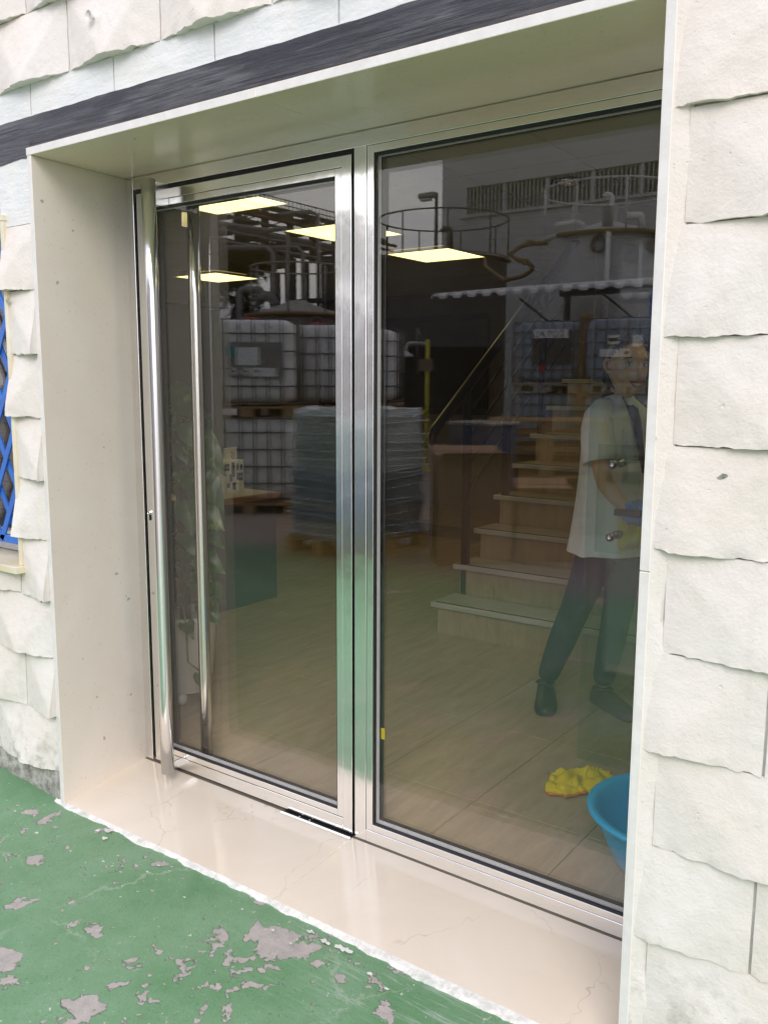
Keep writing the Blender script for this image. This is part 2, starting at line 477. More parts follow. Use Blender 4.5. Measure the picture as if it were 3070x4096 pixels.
# ------------------------------------------------------------------ geometry helpers
def link(o):
    S.collection.objects.link(o)
    return o
def meshobj(name, bm, mat, parent=None, smooth=False, loc=None):
    me = bpy.data.meshes.new(name)
    bm.normal_update()
    bm.to_mesh(me)
    bm.free()
    if smooth:
        for p in me.polygons:
            p.use_smooth = True
    for mm in (mat if isinstance(mat, (list, tuple)) else [mat]):
        me.materials.append(M[mm])
    o = link(bpy.data.objects.new(name, me))
    if loc: o.location = loc
    if parent: o.parent = parent
    return o
def tag(o, label, cat, group=None, kind=None):
    o['label'] = label
    o['category'] = cat
    if group: o['group'] = group
    if kind: o['kind'] = kind
    return o
def struct(o):
    o['kind'] = 'structure'
    return o
def thing(name, label, cat, loc=(0, 0, 0), rz=0, group=None):
    o = link(bpy.data.objects.new(name, None))
    o.location = loc
    o.rotation_euler = (0, 0, rz)
    o.empty_display_size = .1
    return tag(o, label, cat, group)
def box(bm, x0, y0, z0, x1, y1, z1, bev=0):
    vs = [bm.verts.new((x, y, z)) for z in (z0, z1) for y in (y0, y1) for x in (x0, x1)]
    f = [(0, 2, 3, 1), (4, 5, 7, 6), (0, 1, 5, 4), (2, 6, 7, 3), (0, 4, 6, 2), (1, 3, 7, 5)]
    fs = [bm.faces.new([vs[i] for i in q]) for q in f]
    if bev:
        es = list({e for q in fs for e in q.edges})
        bmesh.ops.bevel(bm, geom=es, offset=bev, segments=1, affect='EDGES', profile=.5)
def boxo(name, mat, a, b, parent=None, bev=0, smooth=False):
    bm = bmesh.new()
    box(bm, *a, *b, bev)
    return meshobj(name, bm, mat, parent, smooth)
def frame_for(d):
    d = d.normalized()
    a = Vector((0, 0, 1)) if abs(d.z) < .9 else Vector((1, 0, 0))
    u = d.cross(a).normalized()
    return u, d.cross(u).normalized()
def tube(bm, pts, r, n=10, cap=True, close=False):
    pts = [Vector(p) for p in pts]
    rs = r if isinstance(r, (list, tuple)) else [r] * len(pts)
    rings = []
    N = len(pts)
    pu = None
    for i, p in enumerate(pts):
        if close:
            d = pts[(i + 1) % N] - pts[i - 1]
        else:
            d = (pts[min(i + 1, N - 1)] - pts[max(i - 1, 0)])
        d = d.normalized()
        if pu is None:
            u, v = frame_for(d)
        else:
            u = (pu - d * pu.dot(d))
            u = u.normalized() if u.length > 1e-6 else frame_for(d)[0]
            v = d.cross(u)
        pu = u
        rings.append([bm.verts.new(p + (u * math.cos(2 * PI * k / n) + v * math.sin(2 * PI * k / n)) * rs[i]) for k in range(n)])
    M_ = N if close else N - 1
    for i in range(M_):
        a, b_ = rings[i], rings[(i + 1) % N]
        for k in range(n):
            bm.faces.new((a[k], a[(k + 1) % n], b_[(k + 1) % n], b_[k]))
    if cap and not close:
        bm.faces.new(rings[0][::-1]); bm.faces.new(rings[-1])
def tubeo(name, mat, pts, r, parent=None, n=10, close=False):
    bm = bmesh.new()
    tube(bm, pts, r, n, True, close)
    return meshobj(name, bm, mat, parent, True)
def lathe(bm, prof, n=32, c=(0, 0)):
    rings = []
    for (r, z) in prof:
        if r < 1e-5:
            rings.append([bm.verts.new((c[0], c[1], z))])
        else:
            rings.append([bm.verts.new((c[0] + r * math.cos(2 * PI * k / n), c[1] + r * math.sin(2 * PI * k / n), z)) for k in range(n)])
    for a, b in zip(rings[:-1], rings[1:]):
        for k in range(n):
            k2 = (k + 1) % n
            if len(a) == 1 and len(b) == 1: continue
            if len(a) == 1: bm.faces.new((a[0], b[k], b[k2]))
            elif len(b) == 1: bm.faces.new((a[k], a[k2], b[0]))
            else: bm.faces.new((a[k], a[k2], b[k2], b[k]))
def prism(bm, poly, z0, z1):
    a = [bm.verts.new((x, y, z0)) for x, y in poly]
    b = [bm.verts.new((x, y, z1)) for x, y in poly]
    n = len(poly)
    bm.faces.new(a[::-1]); bm.faces.new(b)
    for i in range(n):
        bm.faces.new((a[i], a[(i + 1) % n], b[(i + 1) % n], b[i]))
def arc(p0, p1, p2, n=6):
    p0, p1, p2 = map(Vector, (p0, p1, p2))
    return [(p0 * (1 - t) ** 2 + p1 * 2 * t * (1 - t) + p2 * t * t) for t in [i / n for i in range(n + 1)]]
def copy_tree(o, parent=None):
    c = o.copy()
    link(c)
    if parent: c.parent = parent
    for ch in list(o.children):
        copy_tree(ch, c)
    return c
def patch_face(bm, o, u, v, w_, h_, off, n=None):
    """flat rectangle centred at o with directions u, v pushed off along the normal"""
    o, u, v = Vector(o), Vector(u).normalized(), Vector(v).normalized()
    nn = Vector(n).normalized() * off
    q = [o + nn + u * a * w_ / 2 + v * b * h_ / 2 for a, b in ((-1, -1), (1, -1), (1, 1), (-1, 1))]
    bm.faces.new([bm.verts.new(p) for p in q])

W_, D_, H_ = 2.082, .386, 2.25

# ================================================================== SETTING
# ground sheet: fine near the door, out to the horizon
bm = bmesh.new()
xs = [-300, -120, -60, -30, -15, -8, -5, -3.5] + [-2.5 + .1 * i for i in range(66)] + [4.5, 6, 9, 15, 30, 60, 120, 300]
ys = [-300, -150, -80, -40, -25, -16, -10, -7, -5, -4] + [-3.2 + .1 * i for i in range(33)] + [.2, .38]
def gz(x, y):
    z = -.010
    if x < 0: z += min(-x * .085, .2) * max(0, min(1, (y + 1.6) / 1.4))
    z += (noise.noise(Vector((x * 1.7, y * 1.7, 0))) * .004 if y > -4 else 0)
    if y < -1.5: z -= min(.012, (-1.5 - y) * .01)
    return z
grid = [[bm.verts.new((x, y, gz(x, y) if y < 0.05 else -.03)) for x in xs] for y in ys]
for j in range(len(ys) - 1):
    for i in range(len(xs) - 1):
        bm.faces.new((grid[j][i], grid[j][i + 1], grid[j + 1][i + 1], grid[j + 1][i]))
struct(meshobj('ground', bm, 'ground', smooth=True))
boxo('subsoil', 'plinth', (-300, .45, -1), (300, 300, -.2)).update_tag()
struct(bpy.data.objects['subsoil'])

# facade wall -------------------------------------------------------
DX0, DX1, DZ1 = -.0225, W_ + .0225, 2.2745
WX0, WX1, WZ0, WZ1 = -1.62, -.196, .835, 2.06
fac = thing('facade_wall', 'white painted facade of faceted cast blocks around the entrance', 'wall')
bm = bmesh.new()
Y0, Y1 = .010, .43
HT = 3.35  # wall top kept low so more sky light reaches the yard
box(bm, DX1, Y0, -.2, W_ + .06, .05, HT)
box(bm, W_ + .061, Y0, -.2, 9, Y1, HT)
box(bm, DX0, Y0, DZ1 + .001, DX1 - .001, Y1, HT)
box(bm, -.070, Y0, -.2, DX0 - .001, .05, HT)
box(bm, WX1 + .001, Y0, -.2, -.071, Y1, HT)
box(bm, WX0, Y0, WZ1 + .001, WX1, Y1, HT)
box(bm, WX0, Y0, -.2, WX1, Y1, WZ0)
box(bm, -9, Y0, -.2, WX0 - .001, Y1, HT)
meshobj('backing', bm, 'smooth', fac)
BH, BW, PR = .2145, .4267, .037
def in_hole(x, z):
    if DX0 < x < DX1 and z < DZ1: return True
    if WX0 < x < WX1 and WZ0 < z < WZ1: return True
    return False
def block(x0, x1, z0, z1, flat, fine, seed):
    bm = bmesh.new()
    cuts_x = {x0 + .003, x1 - .003}
    cuts_z = {z0, z1 - .002}
    for c in (DX0, DX1, WX0, WX1):
        if x0 + .003 < c < x1 - .003: cuts_x.add(c)
    for c in (DZ1, WZ0, WZ1):
        if z0 < c < z1 - .002: cuts_z.add(c)
    if flat == 1:
        lim0, lim1 = 2.374, 2.4695
        cuts_z = {lim0, lim1}
    def fill(cs, step):
        cs = sorted(cs); out = []
        for a, b in zip(cs[:-1], cs[1:]):
            n = max(1, round((b - a) / step))
            out += [a + (b - a) * i / n for i in range(n)]
        return out + [cs[-1]]
    st = .011 if fine else .045
    gx, gz_ = fill(cuts_x | ({(x0 + x1) / 2} if (x0 + x1) / 2 else set()), st), fill(cuts_z, st)
    def P(x, z):
        u = (x - x0) / (x1 - x0); v = (z - z0) / (z1 - z0)
        d = 0 if flat else (.021 if x > 1.9 else .042) * min(1 - abs(2 * u - 1), 1 - v)
        if not flat:
            e = max(0, 1 - v * 6)
            d += e * (noise.noise(Vector((x * 19, z * 2, seed))) * .006 + noise.noise(Vector((x * 80, z * 60, seed))) * .004)
        d += noise.noise(Vector((x * 9, 3.1, z * 9))) * .0018 + noise.noise(Vector((x * 31, 1.7, z * 31))) * .0013
        # blends where plaster was feathered towards trims
        for c, s in ((DX1, 1), (DX0, -1)):
            t = (x - c) * s
            if 0 <= t < .05 and z < DZ1 and c == DX1:
                d = d * (.35 + .65 * t / .05) + .002 * (1 - t / .05)
        zz = z
        if v < .01 and not flat:
            zz += noise.noise(Vector((x * 27, seed, 5))) * .0050 + noise.noise(Vector((x * 110, seed, 9))) * .0034
        return (x, -max(d, -.002), zz)
    keep = {}
    vs = {}
    def V(i, j):
        if (i, j) not in vs: vs[(i, j)] = bm.verts.new(P(gx[i], gz_[j]))
        return vs[(i, j)]
    nx, nz_ = len(gx) - 1, len(gz_) - 1
    for i in range(nx):
        for j in range(nz_):
            if not in_hole((gx[i] + gx[i + 1]) / 2, (gz_[j] + gz_[j + 1]) / 2):
                keep[(i, j)] = 1
                bm.faces.new((V(i, j), V(i + 1, j), V(i + 1, j + 1), V(i, j + 1)))
    if not keep:
        bm.free(); return None
    be = [e for e in bm.edges if e.is_boundary]
    r = bmesh.ops.extrude_edge_only(bm, edges=be)
    for v in [g for g in r['geom'] if isinstance(g, bmesh.types.BMVert)]:
        v.co.y = .013
    return bm
nb = 0
for k in range(0, 14):
    z0 = .11 + BH * k
    flatrow = 1 if k == 10 else 0
    x = -.2147 + (BW / 2 if k % 2 == 0 else 0) - BW * 5
    while x < 4.4:
        x1 = x + BW
        if x1 > -2.2:
            fl = flatrow
            if k == 9 and x1 > -.3 and x < 0: fl = 2
            if k == 8 and False: fl = 2
            cxm = (x + x1) / 2
            fine = (cxm > 1.9 and cxm < 2.75) or (cxm < 0 and cxm > -.7) or k >= 9
            b_ = block(x, x1, z0, z0 + BH, fl, fine, nb * .37 + k)
            if b_ is not None:
                o = meshobj('block', b_, 'smooth' if fl else 'paint', fac, True)
                me = o.data
                me.polygons.foreach_set('use_smooth', [True] * len(me.polygons))
                try:
                    me.set_sharp_from_angle(angle=math.radians(33))
                except Exception:
                    pass
                nb += 1
        x = x1
# plinth strip below the first course
bm = bmesh.new()
for (a, b) in ((-2.2, DX0), (DX1, 4.4)):
    n = int((b - a) / .03)
    prev = None
    for i in range(n + 1):
        xx = a + (b - a) * i / n
        col_ = []
        for j, z in enumerate((-.03, .0, .03, .06, .085, .108)):
            d = .004 + noise.noise(Vector((xx * 14, z * 20, 2))) * .006 - (0.006 if j < 2 else 0)
            col_.append(bm.verts.new((xx, -max(d, -.006), z)))
        if prev:
            for j in range(5):
                bm.faces.new((prev[j], col_[j], col_[j + 1], prev[j + 1]))
        prev = col_
meshobj('plinth', bm, 'plinth', fac, True)
# dark sealant band painted over the lintel
bm = bmesh.new()
prev = None
n = 260
for i in range(n + 1):
    xx = -2.2 + 5.6 * i / n
    zt = 2.3735 + noise.noise(Vector((xx * 3, 7, 0))) * .004 + noise.noise(Vector((xx * 25, 7, 0))) * .0015
    zb = 2.274
    if xx < -.015:
        zb = 2.247 + noise.noise(Vector((xx * 8, 1, 0))) * .012 + noise.noise(Vector((xx * 40, 1, 0))) * .004
    if xx > DX1: zb = 2.262 + noise.noise(Vector((xx * 8, 1, 0))) * .01
    col_ = []
    for j in range(7):
        t = j / 6
        z = zb + (zt - zb) * t
        d = .0045 + (.002 if 0 < j < 6 else -.0035) + noise.noise(Vector((xx * 6, z * 60, 0))) * .0012
        if xx < -.015 or xx > DX1: d += .001
        col_.append(bm.verts.new((xx, -d, z)))
    if prev:
        for j in range(6):
            bm.faces.new((prev[j], col_[j], col_[j + 1], prev[j + 1]))
    prev = col_
meshobj('sealant_band', bm, 'band', fac, True)
bm = bmesh.new()   # smooth trowelled filler behind the band
box(bm, -2.2, -.0015, 2.255, 4.4, .012, 2.374)
meshobj('render_strip', bm, 'smooth', fac)
# drilled hole / plug in the upper wall
bm = bmesh.new()
lathe(bm, [(0, -.018), (.006, -.018), (.009, -.010), (.0125, -.003), (.014, 0)], 14)
plug = meshobj('wall_plug', bm, 'smooth', fac, True)
plug.rotation_euler = (PI / 2, 0, 0)
plug.location = (.372, -.043, 2.583)
# small plaster chips
bm = bmesh.new()
for (cx, cz, rx, rz_, ang) in ((-.165, 1.795, .014, .009, .3), (-.09, .755, .006, .022, .1), (2.235, 1.34, .012, .006, .4), (2.25, .40, .008, .005, 0)):
    vs = []
    for k in range(9):
        a = 2 * PI * k / 9
        rr = .75 + .4 * rnd.random()
        x_, z_ = rx * rr * math.cos(a), rz_ * rr * math.sin(a)
        px_, pz_ = cx + x_ * math.cos(ang) - z_ * math.sin(ang), cz + x_ * math.sin(ang) + z_ * math.cos(ang)
        vs.append(bm.verts.new((px_, -.0215 if cz > 1.5 else -.006, pz_)))
    bm.faces.new(vs)
meshobj('chipped_spot', bm, 'plinth', fac)

# building shell ----------------------------------------------------
bm = bmesh.new()
box(bm, -9, .431, 2.72, 9, 8.2, 3.35)  # unseen roof added to block light, kept low for the yard
o = tag(meshobj('unseen_roof_light_block', bm, 'wallin'), 'unseen flat roof slab blocking light over the entrance hall, kept low for sky light in the yard', 'building')
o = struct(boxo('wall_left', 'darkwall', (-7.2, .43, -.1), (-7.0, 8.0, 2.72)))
o = struct(boxo('wall_right', 'wallin', (2.6, .43, -.1), (2.8, 8.0, 2.72)))
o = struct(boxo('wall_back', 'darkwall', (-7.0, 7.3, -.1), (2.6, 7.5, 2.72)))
# interior floor
flo = struct(boxo('floor', 'grout', (-7, .38, -.1), (2.6, 7.3, .027)))
bm = bmesh.new()
box(bm, 0, 0, .0, .4215, .6485, .0075, .0008)
t0 = meshobj('tile', bm, 'tile', flo)
first = True
for j in range(9):
    for i in range(-14, 5):
        x_, y_ = .372 + .4245 * i, .192 + .65 * j
        if y_ + .65 > 6: continue
        if j == 0:
            continue
        o = t0 if first else t0.copy()
        if not first:
            link(o); o.parent = flo
        first = False
        o.location = (x_, y_, .0228 + rnd.uniform(-.0002, .0002))
bm = bmesh.new(); box(bm, 0, 0, 0, .4215, .39, .0075, .0008)
tb = meshobj('tile', bm, 'tile', flo)
first = True
for i in range(-14, 5):
    o = tb if first else tb.copy()
    if not first: link(o); o.parent = flo
    first = False
    o.location = (.372 + .4245 * i, .4505, .0228)
rest = boxo('tile_field', 'tile', (-7, 6.05, .0), (2.6, 7.3, .030), flo)
# ceiling
CZ = 2.535
cei = struct(boxo('ceiling', 'grout', (-7, .38, CZ + .02), (2.6, 7.3, 2.72)))
panels = {(0, 2), (0, 4), (0, 6), (-5, 6), (-5, 4), (-5, 2)}
bm = bmesh.new(); box(bm, 0, 0, 0, .594, .594, .018, .001)
ct0 = meshobj('ceiling_tile', bm, 'ceil', cei)
first = True
lights = []
def cgrid(i, j):
    return (-1.41 + .6 * i - .022 * j, .36 + .6 * j - .0 )
LP = [(-1.405, 1.560), (-1.470, 2.800), (-1.540, 4.080), (-4.13, 4.15), (1.78, 1.56)]  # last panel is added out of view to brighten the hall
def near_panel(x, y):
    return any(abs(x - a) < .52 and abs(y - b) < .52 for a, b in LP)
for i in range(-9, 7):
    for j in range(0, 11):
        x_, y_ = cgrid(i, j)
        if any(abs(x_ - a) < .3 and abs(y_ - b) < .3 for a, b in LP): continue
        if x_ + .6 > 2.6 or x_ < -7: continue
        o = ct0 if first else ct0.copy()
        if not first: link(o); o.parent = cei
        first = False
        o.location = (x_ + .003, y_ + .003, CZ + .002)
where = ['nearest, behind the upper edge of the glass door', 'second from the glass, behind the door mullion', 'farthest one, through the fixed pane',
         'lowest, at the far left of the door glass', 'added out of view to brighten the hall, right of the opening, close to the facade']
first = None
for (a, b), wtxt in zip(LP, where):
    if first is None:
        r = thing('ceiling_light', '', 'ceiling light', (a, b, CZ), 0, 'square lit ceiling panels')
        bm = bmesh.new()
        for q in ((0, 0, .595, .012), (0, .583, .595, .595), (0, .012, .012, .583), (.583, .012, .595, .583)):
            box(bm, q[0], q[1], -.006, q[2], q[3], .014)
        meshobj('frame', bm, 'white', r)
        boxo('diffuser', 'light', (.012, .012, -.003), (.583, .583, .004), r)
        first = r
    else:
        r = copy_tree(first)
        r.location = (a, b, CZ)
    r['label'] = 'square warm lit ceiling panel, ' + wtxt
dl = thing('ceiling_downlight', 'round chrome downlight in the ceiling behind the fixed pane', 'downlight', (.72, 2.53, CZ - .002))
bm = bmesh.new(); lathe(bm, [(.05, 0), (.075, -.002), (.085, -.010), (.075, -.014), (.055, -.012), (.05, 0)], 24)
meshobj('ring', bm, 'chrome', dl, True)
bm = bmesh.new(); lathe(bm, [(0, -.006), (.02, -.008), (.05, -.001)], 20)
meshobj('lens', bm, 'white', dl, True)

# ================================================================== MARBLE SURROUND AND SILL
sur = thing('marble_surround', 'pale marble slabs lining the entrance opening', 'door surround')
def slab_prism(name, mats, poly, z0, z1, parent, edge_idx=0, bev=.0012):
    bm = bmesh.new()
    prism(bm, poly, z0, z1)
    bmesh.ops.bevel(bm, geom=bm.edges[:], offset=bev, segments=1, affect='EDGES', profile=.5)
    bm.normal_update()
    for f in bm.faces:
        f.material_index = 1 if f.normal.y < -.8 else 0
    return meshobj(name, bm, mats, parent)
slab_prism('jamb_slab', ['jamb', 'trim'], [(-.0215, -.012), (0, -.012), (-.0335, D_ + .02), (-.06, D_ + .02)], -.02, 2.2495, sur)
slab_prism('jamb_slab', ['jamb', 'trim'], [(W_, -.012), (W_ + .0215, -.012), (W_ + .05, D_ + .02), (W_ + .028, D_ + .02)], -.02, 1.134, sur)
slab_prism('jamb_slab', ['jamb', 'trim'], [(W_, -.012), (W_ + .0215, -.012), (W_ + .05, D_ + .02), (W_ + .028, D_ + .02)], 1.1355, 2.2495, sur)
slab_prism('soffit_slab', ['soffit', 'trim'], [(-.024, -.013), (1.0145, -.013), (1.0145, D_ + .02), (-.05, D_ + .02)], 2.2502, 2.2745, sur)
slab_prism('soffit_slab', ['soffit', 'trim'], [(1.0155, -.013), (W_ + .024, -.013), (W_ + .05, D_ + .02), (1.0155, D_ + .02)], 2.2502, 2.2745, sur)
# plaster fillet beside the right slab
bm = bmesh.new()
n = 120
prev = None
for i in range(n + 1):
    z = .0 + 2.26 * i / n
    e = .014 + noise.noise(Vector((z * 9, 4, 1))) * .006 + noise.noise(Vector((z * 40, 4, 1))) * .002
    cs = [bm.verts.new((W_ + .0212, -.0105, z)), bm.verts.new((W_ + .0225 + e * .4, -.0078, z)), bm.verts.new((W_ + .0225 + e * 2, -.0012, z)), bm.verts.new((W_ + .0225 + e * 2.6, .006, z))]
    if prev:
        for j in range(3):
            bm.faces.new((prev[j], cs[j], cs[j + 1], prev[j + 1]))
    prev = cs
meshobj('plaster_fillet', bm, 'paint', sur, True)

sill = thing('marble_sill', 'polished cream marble sill with brown cracks in front of the glazing', 'sill')
def sill_slab(x0, x1):
    bm = bmesh.new()
    y0, y1 = -.004, .44
    z = lambda y: .026 * max(0, y) / .386
    a = [bm.verts.new(p) for p in ((x0, y0, z(y0)), (x1, y0, z(y0)), (x1, y1, z(y1)), (x0, y1, z(y1)))]
    b = [bm.verts.new((v.co.x, v.co.y, v.co.z - .03)) for v in a]
    bm.faces.new(a); bm.faces.new(b[::-1])
    for i in range(4): bm.faces.new((a[i], b[i], b[(i + 1) % 4], a[(i + 1) % 4]))
    bmesh.ops.bevel(bm, geom=bm.edges[:], offset=.0012, segments=1, affect='EDGES', profile=.5)
    return meshobj('slab', bm, 'sill', sill)
sill_slab(-.05, 1.0205); sill_slab(1.0215, W_ + .05)
# white filler between sill and green paint
bm = bmesh.new()
n = 320
prev = None
for i in range(n + 1):
    xx = -.06 + (W_ + .12) * i / n
    wd = .014 + .012 * max(0, noise.noise(Vector((xx * 5, 0, 3)))) + .009 * noise.noise(Vector((xx * 19, 0, 3))) + .0035 * noise.noise(Vector((xx * 80, 0, 3)))
    wd += .018 * math.exp(-((xx - 1.62) / .3) ** 2) + .014 * math.exp(-((xx - .42) / .06) ** 2)
    wd = max(wd, .006)
    cs = [bm.verts.new((xx, -.0038, .0004)), bm.verts.new((xx, -.0038 - wd * .5, -.0042)), bm.verts.new((xx, -.0038 - wd * .92, -.0068)), bm.verts.new((xx, -.0038 - wd, -.022))]
    if prev:
        for j in range(3):
            bm.faces.new((cs[j], prev[j], prev[j + 1], cs[j + 1]))
    prev = cs
meshobj('filler_line', bm, 'putty', sill, True)
bm = bmesh.new()
for q_, (cx, cy, r) in enumerate(((.285, -.035, .012), (.315, -.072, .009), (.255, -.055, .007), (1.27, -.062, .010), (1.335, -.058, .015), (1.21, -.052, .008), (.98, -.09, .003), (1.12, -.11, .005), (1.2, -.125, .004), (.6, -.08, .004), (.64, -.06, .003), (.45, -.12, .003), (.8, -.15, .003), (1.45, -.10, .006), (1.52, -.12, .004))):
    vs = []
    for k in range(26):
        a = 2 * PI * k / 26
        rr = r * (1 + .9 * noise.noise(Vector((math.cos(a) * 1.3, math.sin(a) * 1.3, q_ * 3.1))) + .5 * noise.noise(Vector((math.cos(a) * 4, math.sin(a) * 4, q_))))
        vs.append(bm.verts.new((cx + rr * math.cos(a) * 1.5, cy + rr * math.sin(a) * .8, -.0042 + .0003 * q_)))
    bm.faces.new(vs)
meshobj('filler_splash', bm, 'putty', sill)

# ================================================================== STAINLESS FRAME, DOOR, FIXED PANE
YF = D_            # front of the steelwork
YG = .400          # front of the glass
fr = thing('door_frame', 'polished stainless steel frame filling the entrance opening', 'door frame')
boxo('frame_post', 'steel', (-.038, YF, .024), (.0095, .452, 2.2485), fr, .001)
boxo('frame_post', 'steel', (1.0255, YF, .026), (1.0705, .452, 2.2055), fr, .001)
boxo('frame_post', 'steel', (2.050, YF, .026), (2.12, .452, 2.2055), fr, .001)
boxo('frame_head', 'steelh', (.0100, YF, 2.2058), (2.12, .452, 2.2485), fr, .001)
boxo('frame_sill', 'steelh', (1.0708, YF, .026), (2.0498, .452, .0695), fr, .001)
boxo('shadow_gap', 'rubber', (.0098, YF + .03, .030), (1.0252, .45, .034), fr)
bm = bmesh.new()
box(bm, .0098, YF + .022, .034, .026, .45, 2.205)
box(bm, 1.0142, YF + .022, .034, 1.0252, .45, 2.205)
box(bm, .026, YF + .022, 2.1905, 1.0142, .45, 2.2055)
meshobj('door_seal', bm, 'rubber', fr)

def leaf(root, x0, x1, z0, z1, s, b_, post, rail):
    """stiles/rails of width s, glazing beads of width b_, gasket and pane"""
    y0, y1 = YF + .0005, .446
    if post:
        boxo('stile', 'steel', (x0, y0, z0), (x0 + s, y1, z1), root, .001)
        boxo('stile', 'steel', (x1 - s, y0, z0), (x1, y1, z1), root, .001)
        boxo('rail', 'steelh', (x0 + s + .0003, y0, z0), (x1 - s - .0003, y1, z0 + s + .006), root, .001)
        boxo('rail', 'steelh', (x0 + s + .0003, y0, z1 - s + .006), (x1 - s - .0003, y1, z1), root, .001)
        ax0, ax1, az0, az1 = x0 + s + .0013, x1 - s - .0013, z0 + s + .0073, z1 - s + .0047
    else:
        ax0, ax1, az0, az1 = x0, x1, z0, z1
    yb = y0 + .002
    boxo('glazing_bead', 'steel', (ax0, yb, az0), (ax0 + b_, YG - .0005, az1), root, .0008)
    boxo('glazing_bead', 'steel', (ax1 - b_, yb, az0), (ax1, YG - .0005, az1), root, .0008)
    boxo('glazing_bead', 'steelh', (ax0 + b_ + .0003, yb, az0), (ax1 - b_ - .0003, YG - .0005, az0 + b_ - .003), root, .0008)
    boxo('glazing_bead', 'steelh', (ax0 + b_ + .0003, yb, az1 - b_ + .003), (ax1 - b_ - .0003, YG - .0005, az1), root, .0008)
    g = .0055
    bx0, bx1, bz0, bz1 = ax0 + b_, ax1 - b_, az0 + b_ - .003, az1 - b_ + .003
    bm = bmesh.new()
    for q in ((bx0 + .0002, bz0 + .0002, bx0 + g, bz1 - .0002), (bx1 - g, bz0 + .0002, bx1 - .0002, bz1 - .0002),
              (bx0 + g, bz0 + .0002, bx1 - g, bz0 + g), (bx0 + g, bz1 - g - .003, bx1 - g, bz1 - .0002)):
        box(bm, q[0], YG - .006, q[1], q[2], YG - .0003, q[3])
        box(bm, q[0] , YG + .0275, q[1], q[2], YG + .040, q[3])
    meshobj('gasket', bm, 'rubber', root)
    bm = bmesh.new()
    box(bm, bx0 - .004, YG, bz0 - .004, bx1 + .004, YG + .026, bz1 + .004)
    o = meshobj('glass_pane', bm, 'glass', root)
    bm = bmesh.new()
    e_ = g + .0012
    for q in ((bx0, bz0, bx0 + e_, bz1), (bx1 - e_, bz0, bx1, bz1), (bx0 + e_ + .0002, bz0, bx1 - e_ - .0002, bz0 + e_ + .002), (bx0 + e_ + .0002, bz1 - e_ - .002, bx1 - e_ - .0002, bz1)):
        box(bm, q[0], YG + .009, q[1], q[2], YG + .018, q[3])
    meshobj('pane_spacer', bm, 'spacer', root)
    # inner spacer and inner beads seen through the glass
    bm = bmesh.new()
    for q in ((ax0, az0, bx0 + .004, az1), (bx1 - .004, az0, ax1, az1), (bx0 + .005, az0, bx1 - .005, bz0 + .003), (bx0 + .005, bz1 - .003, bx1 - .005, az1)):
        box(bm, q[0], YG + .028, q[1], q[2], .447, q[3])
    meshobj('inner_bead', bm, 'darksteel', root)
    return (bx0, bx1, bz0, bz1)

door = thing('glass_door', 'tall steel framed glass door with a full height tube handle on its left', 'door')
leaf(door, .0270, 1.0140, .0350, 2.1900, .038, .0245, True, True)
fx = thing('fixed_glass_panel', 'large fixed glass pane to the right of the steel mullion', 'window')
leaf(fx, 1.0715, 2.0490, .0700, 2.2050, 0, .0245, False, False)
# pull handle: full height tube on flat brackets
HX, HY = .1995, .301
hd = tubeo('pull_handle', 'chrome', [(HX, HY, .060), (HX, HY, .4), (HX, HY, 1.1), (HX, HY, 1.8), (HX, HY, 2.205)], .0245, door, 28)
for f in hd.data.polygons:
    f.use_smooth = len(f.vertices) == 4
for z0 in (.062, 2.125):
    boxo('bracket', 'chrome', (HX - .004, HY + .026, z0), (HX + .002, YF + .001, z0 + .078 if z0 > 1 else z0 + .03), hd, .0005)
hi = tubeo('pull_handle', 'chrome', [(HX, .8 - HY, .060), (HX, .8 - HY, .4), (HX, .8 - HY, 1.1), (HX, .8 - HY, 1.8), (HX, .8 - HY, 2.155)], .0235, door, 28)
for f in hi.data.polygons:
    f.use_smooth = len(f.vertices) == 4
boxo('bracket', 'chrome', (HX - .004, .4465, 2.07), (HX + .002, .8 - HY - .024, 2.12), hi, .0005)
boxo('bracket', 'chrome', (HX - .004, .4465, .065), (HX + .002, .8 - HY - .024, .09), hi, .0005)
bm = bmesh.new(); lathe(bm, [(0, .009), (.0072, .009), (.0085, .007), (.0085, 0)], 16)
lc = meshobj('lock_cylinder', bm, 'chrome', door, True); lc.rotation_euler = (PI / 2, 0, 0); lc.location = (.0445, YF + .0005, 1.027)
boxo('lock_slot', 'black', (.0415, YF - .0035, .998), (.0475, YF + .001, 1.018), door)
boxo('edge_sticker', 'yellowcloth', (1.0968, YG + .0278, .375), (1.116, YG + .030, .412), fx)
# floor pivot plate
pv = thing('floor_pivot', 'stainless floor pivot cover at the foot of the glass door', 'door pivot')
bm = bmesh.new(); box(bm, .715, .3715, .0235, 1.018, .440, .0285, .001); meshobj('cover_plate', bm, 'black', pv)
boxo('nosing', 'steelh', (.713, .362, .0235), (.935, .3712, .0325), pv, .002)
boxo('nosing', 'steelh', (.9365, .362, .0235), (1.020, .3712, .0325), pv, .002)
for (x_, y_) in ((.79, .378), (.835, .379)):
    bm = bmesh.new(); lathe(bm, [(0, .0305), (.004, .0302), (.005, .0282)], 12, (x_, y_)); meshobj('screw', bm, 'chrome', pv, True)

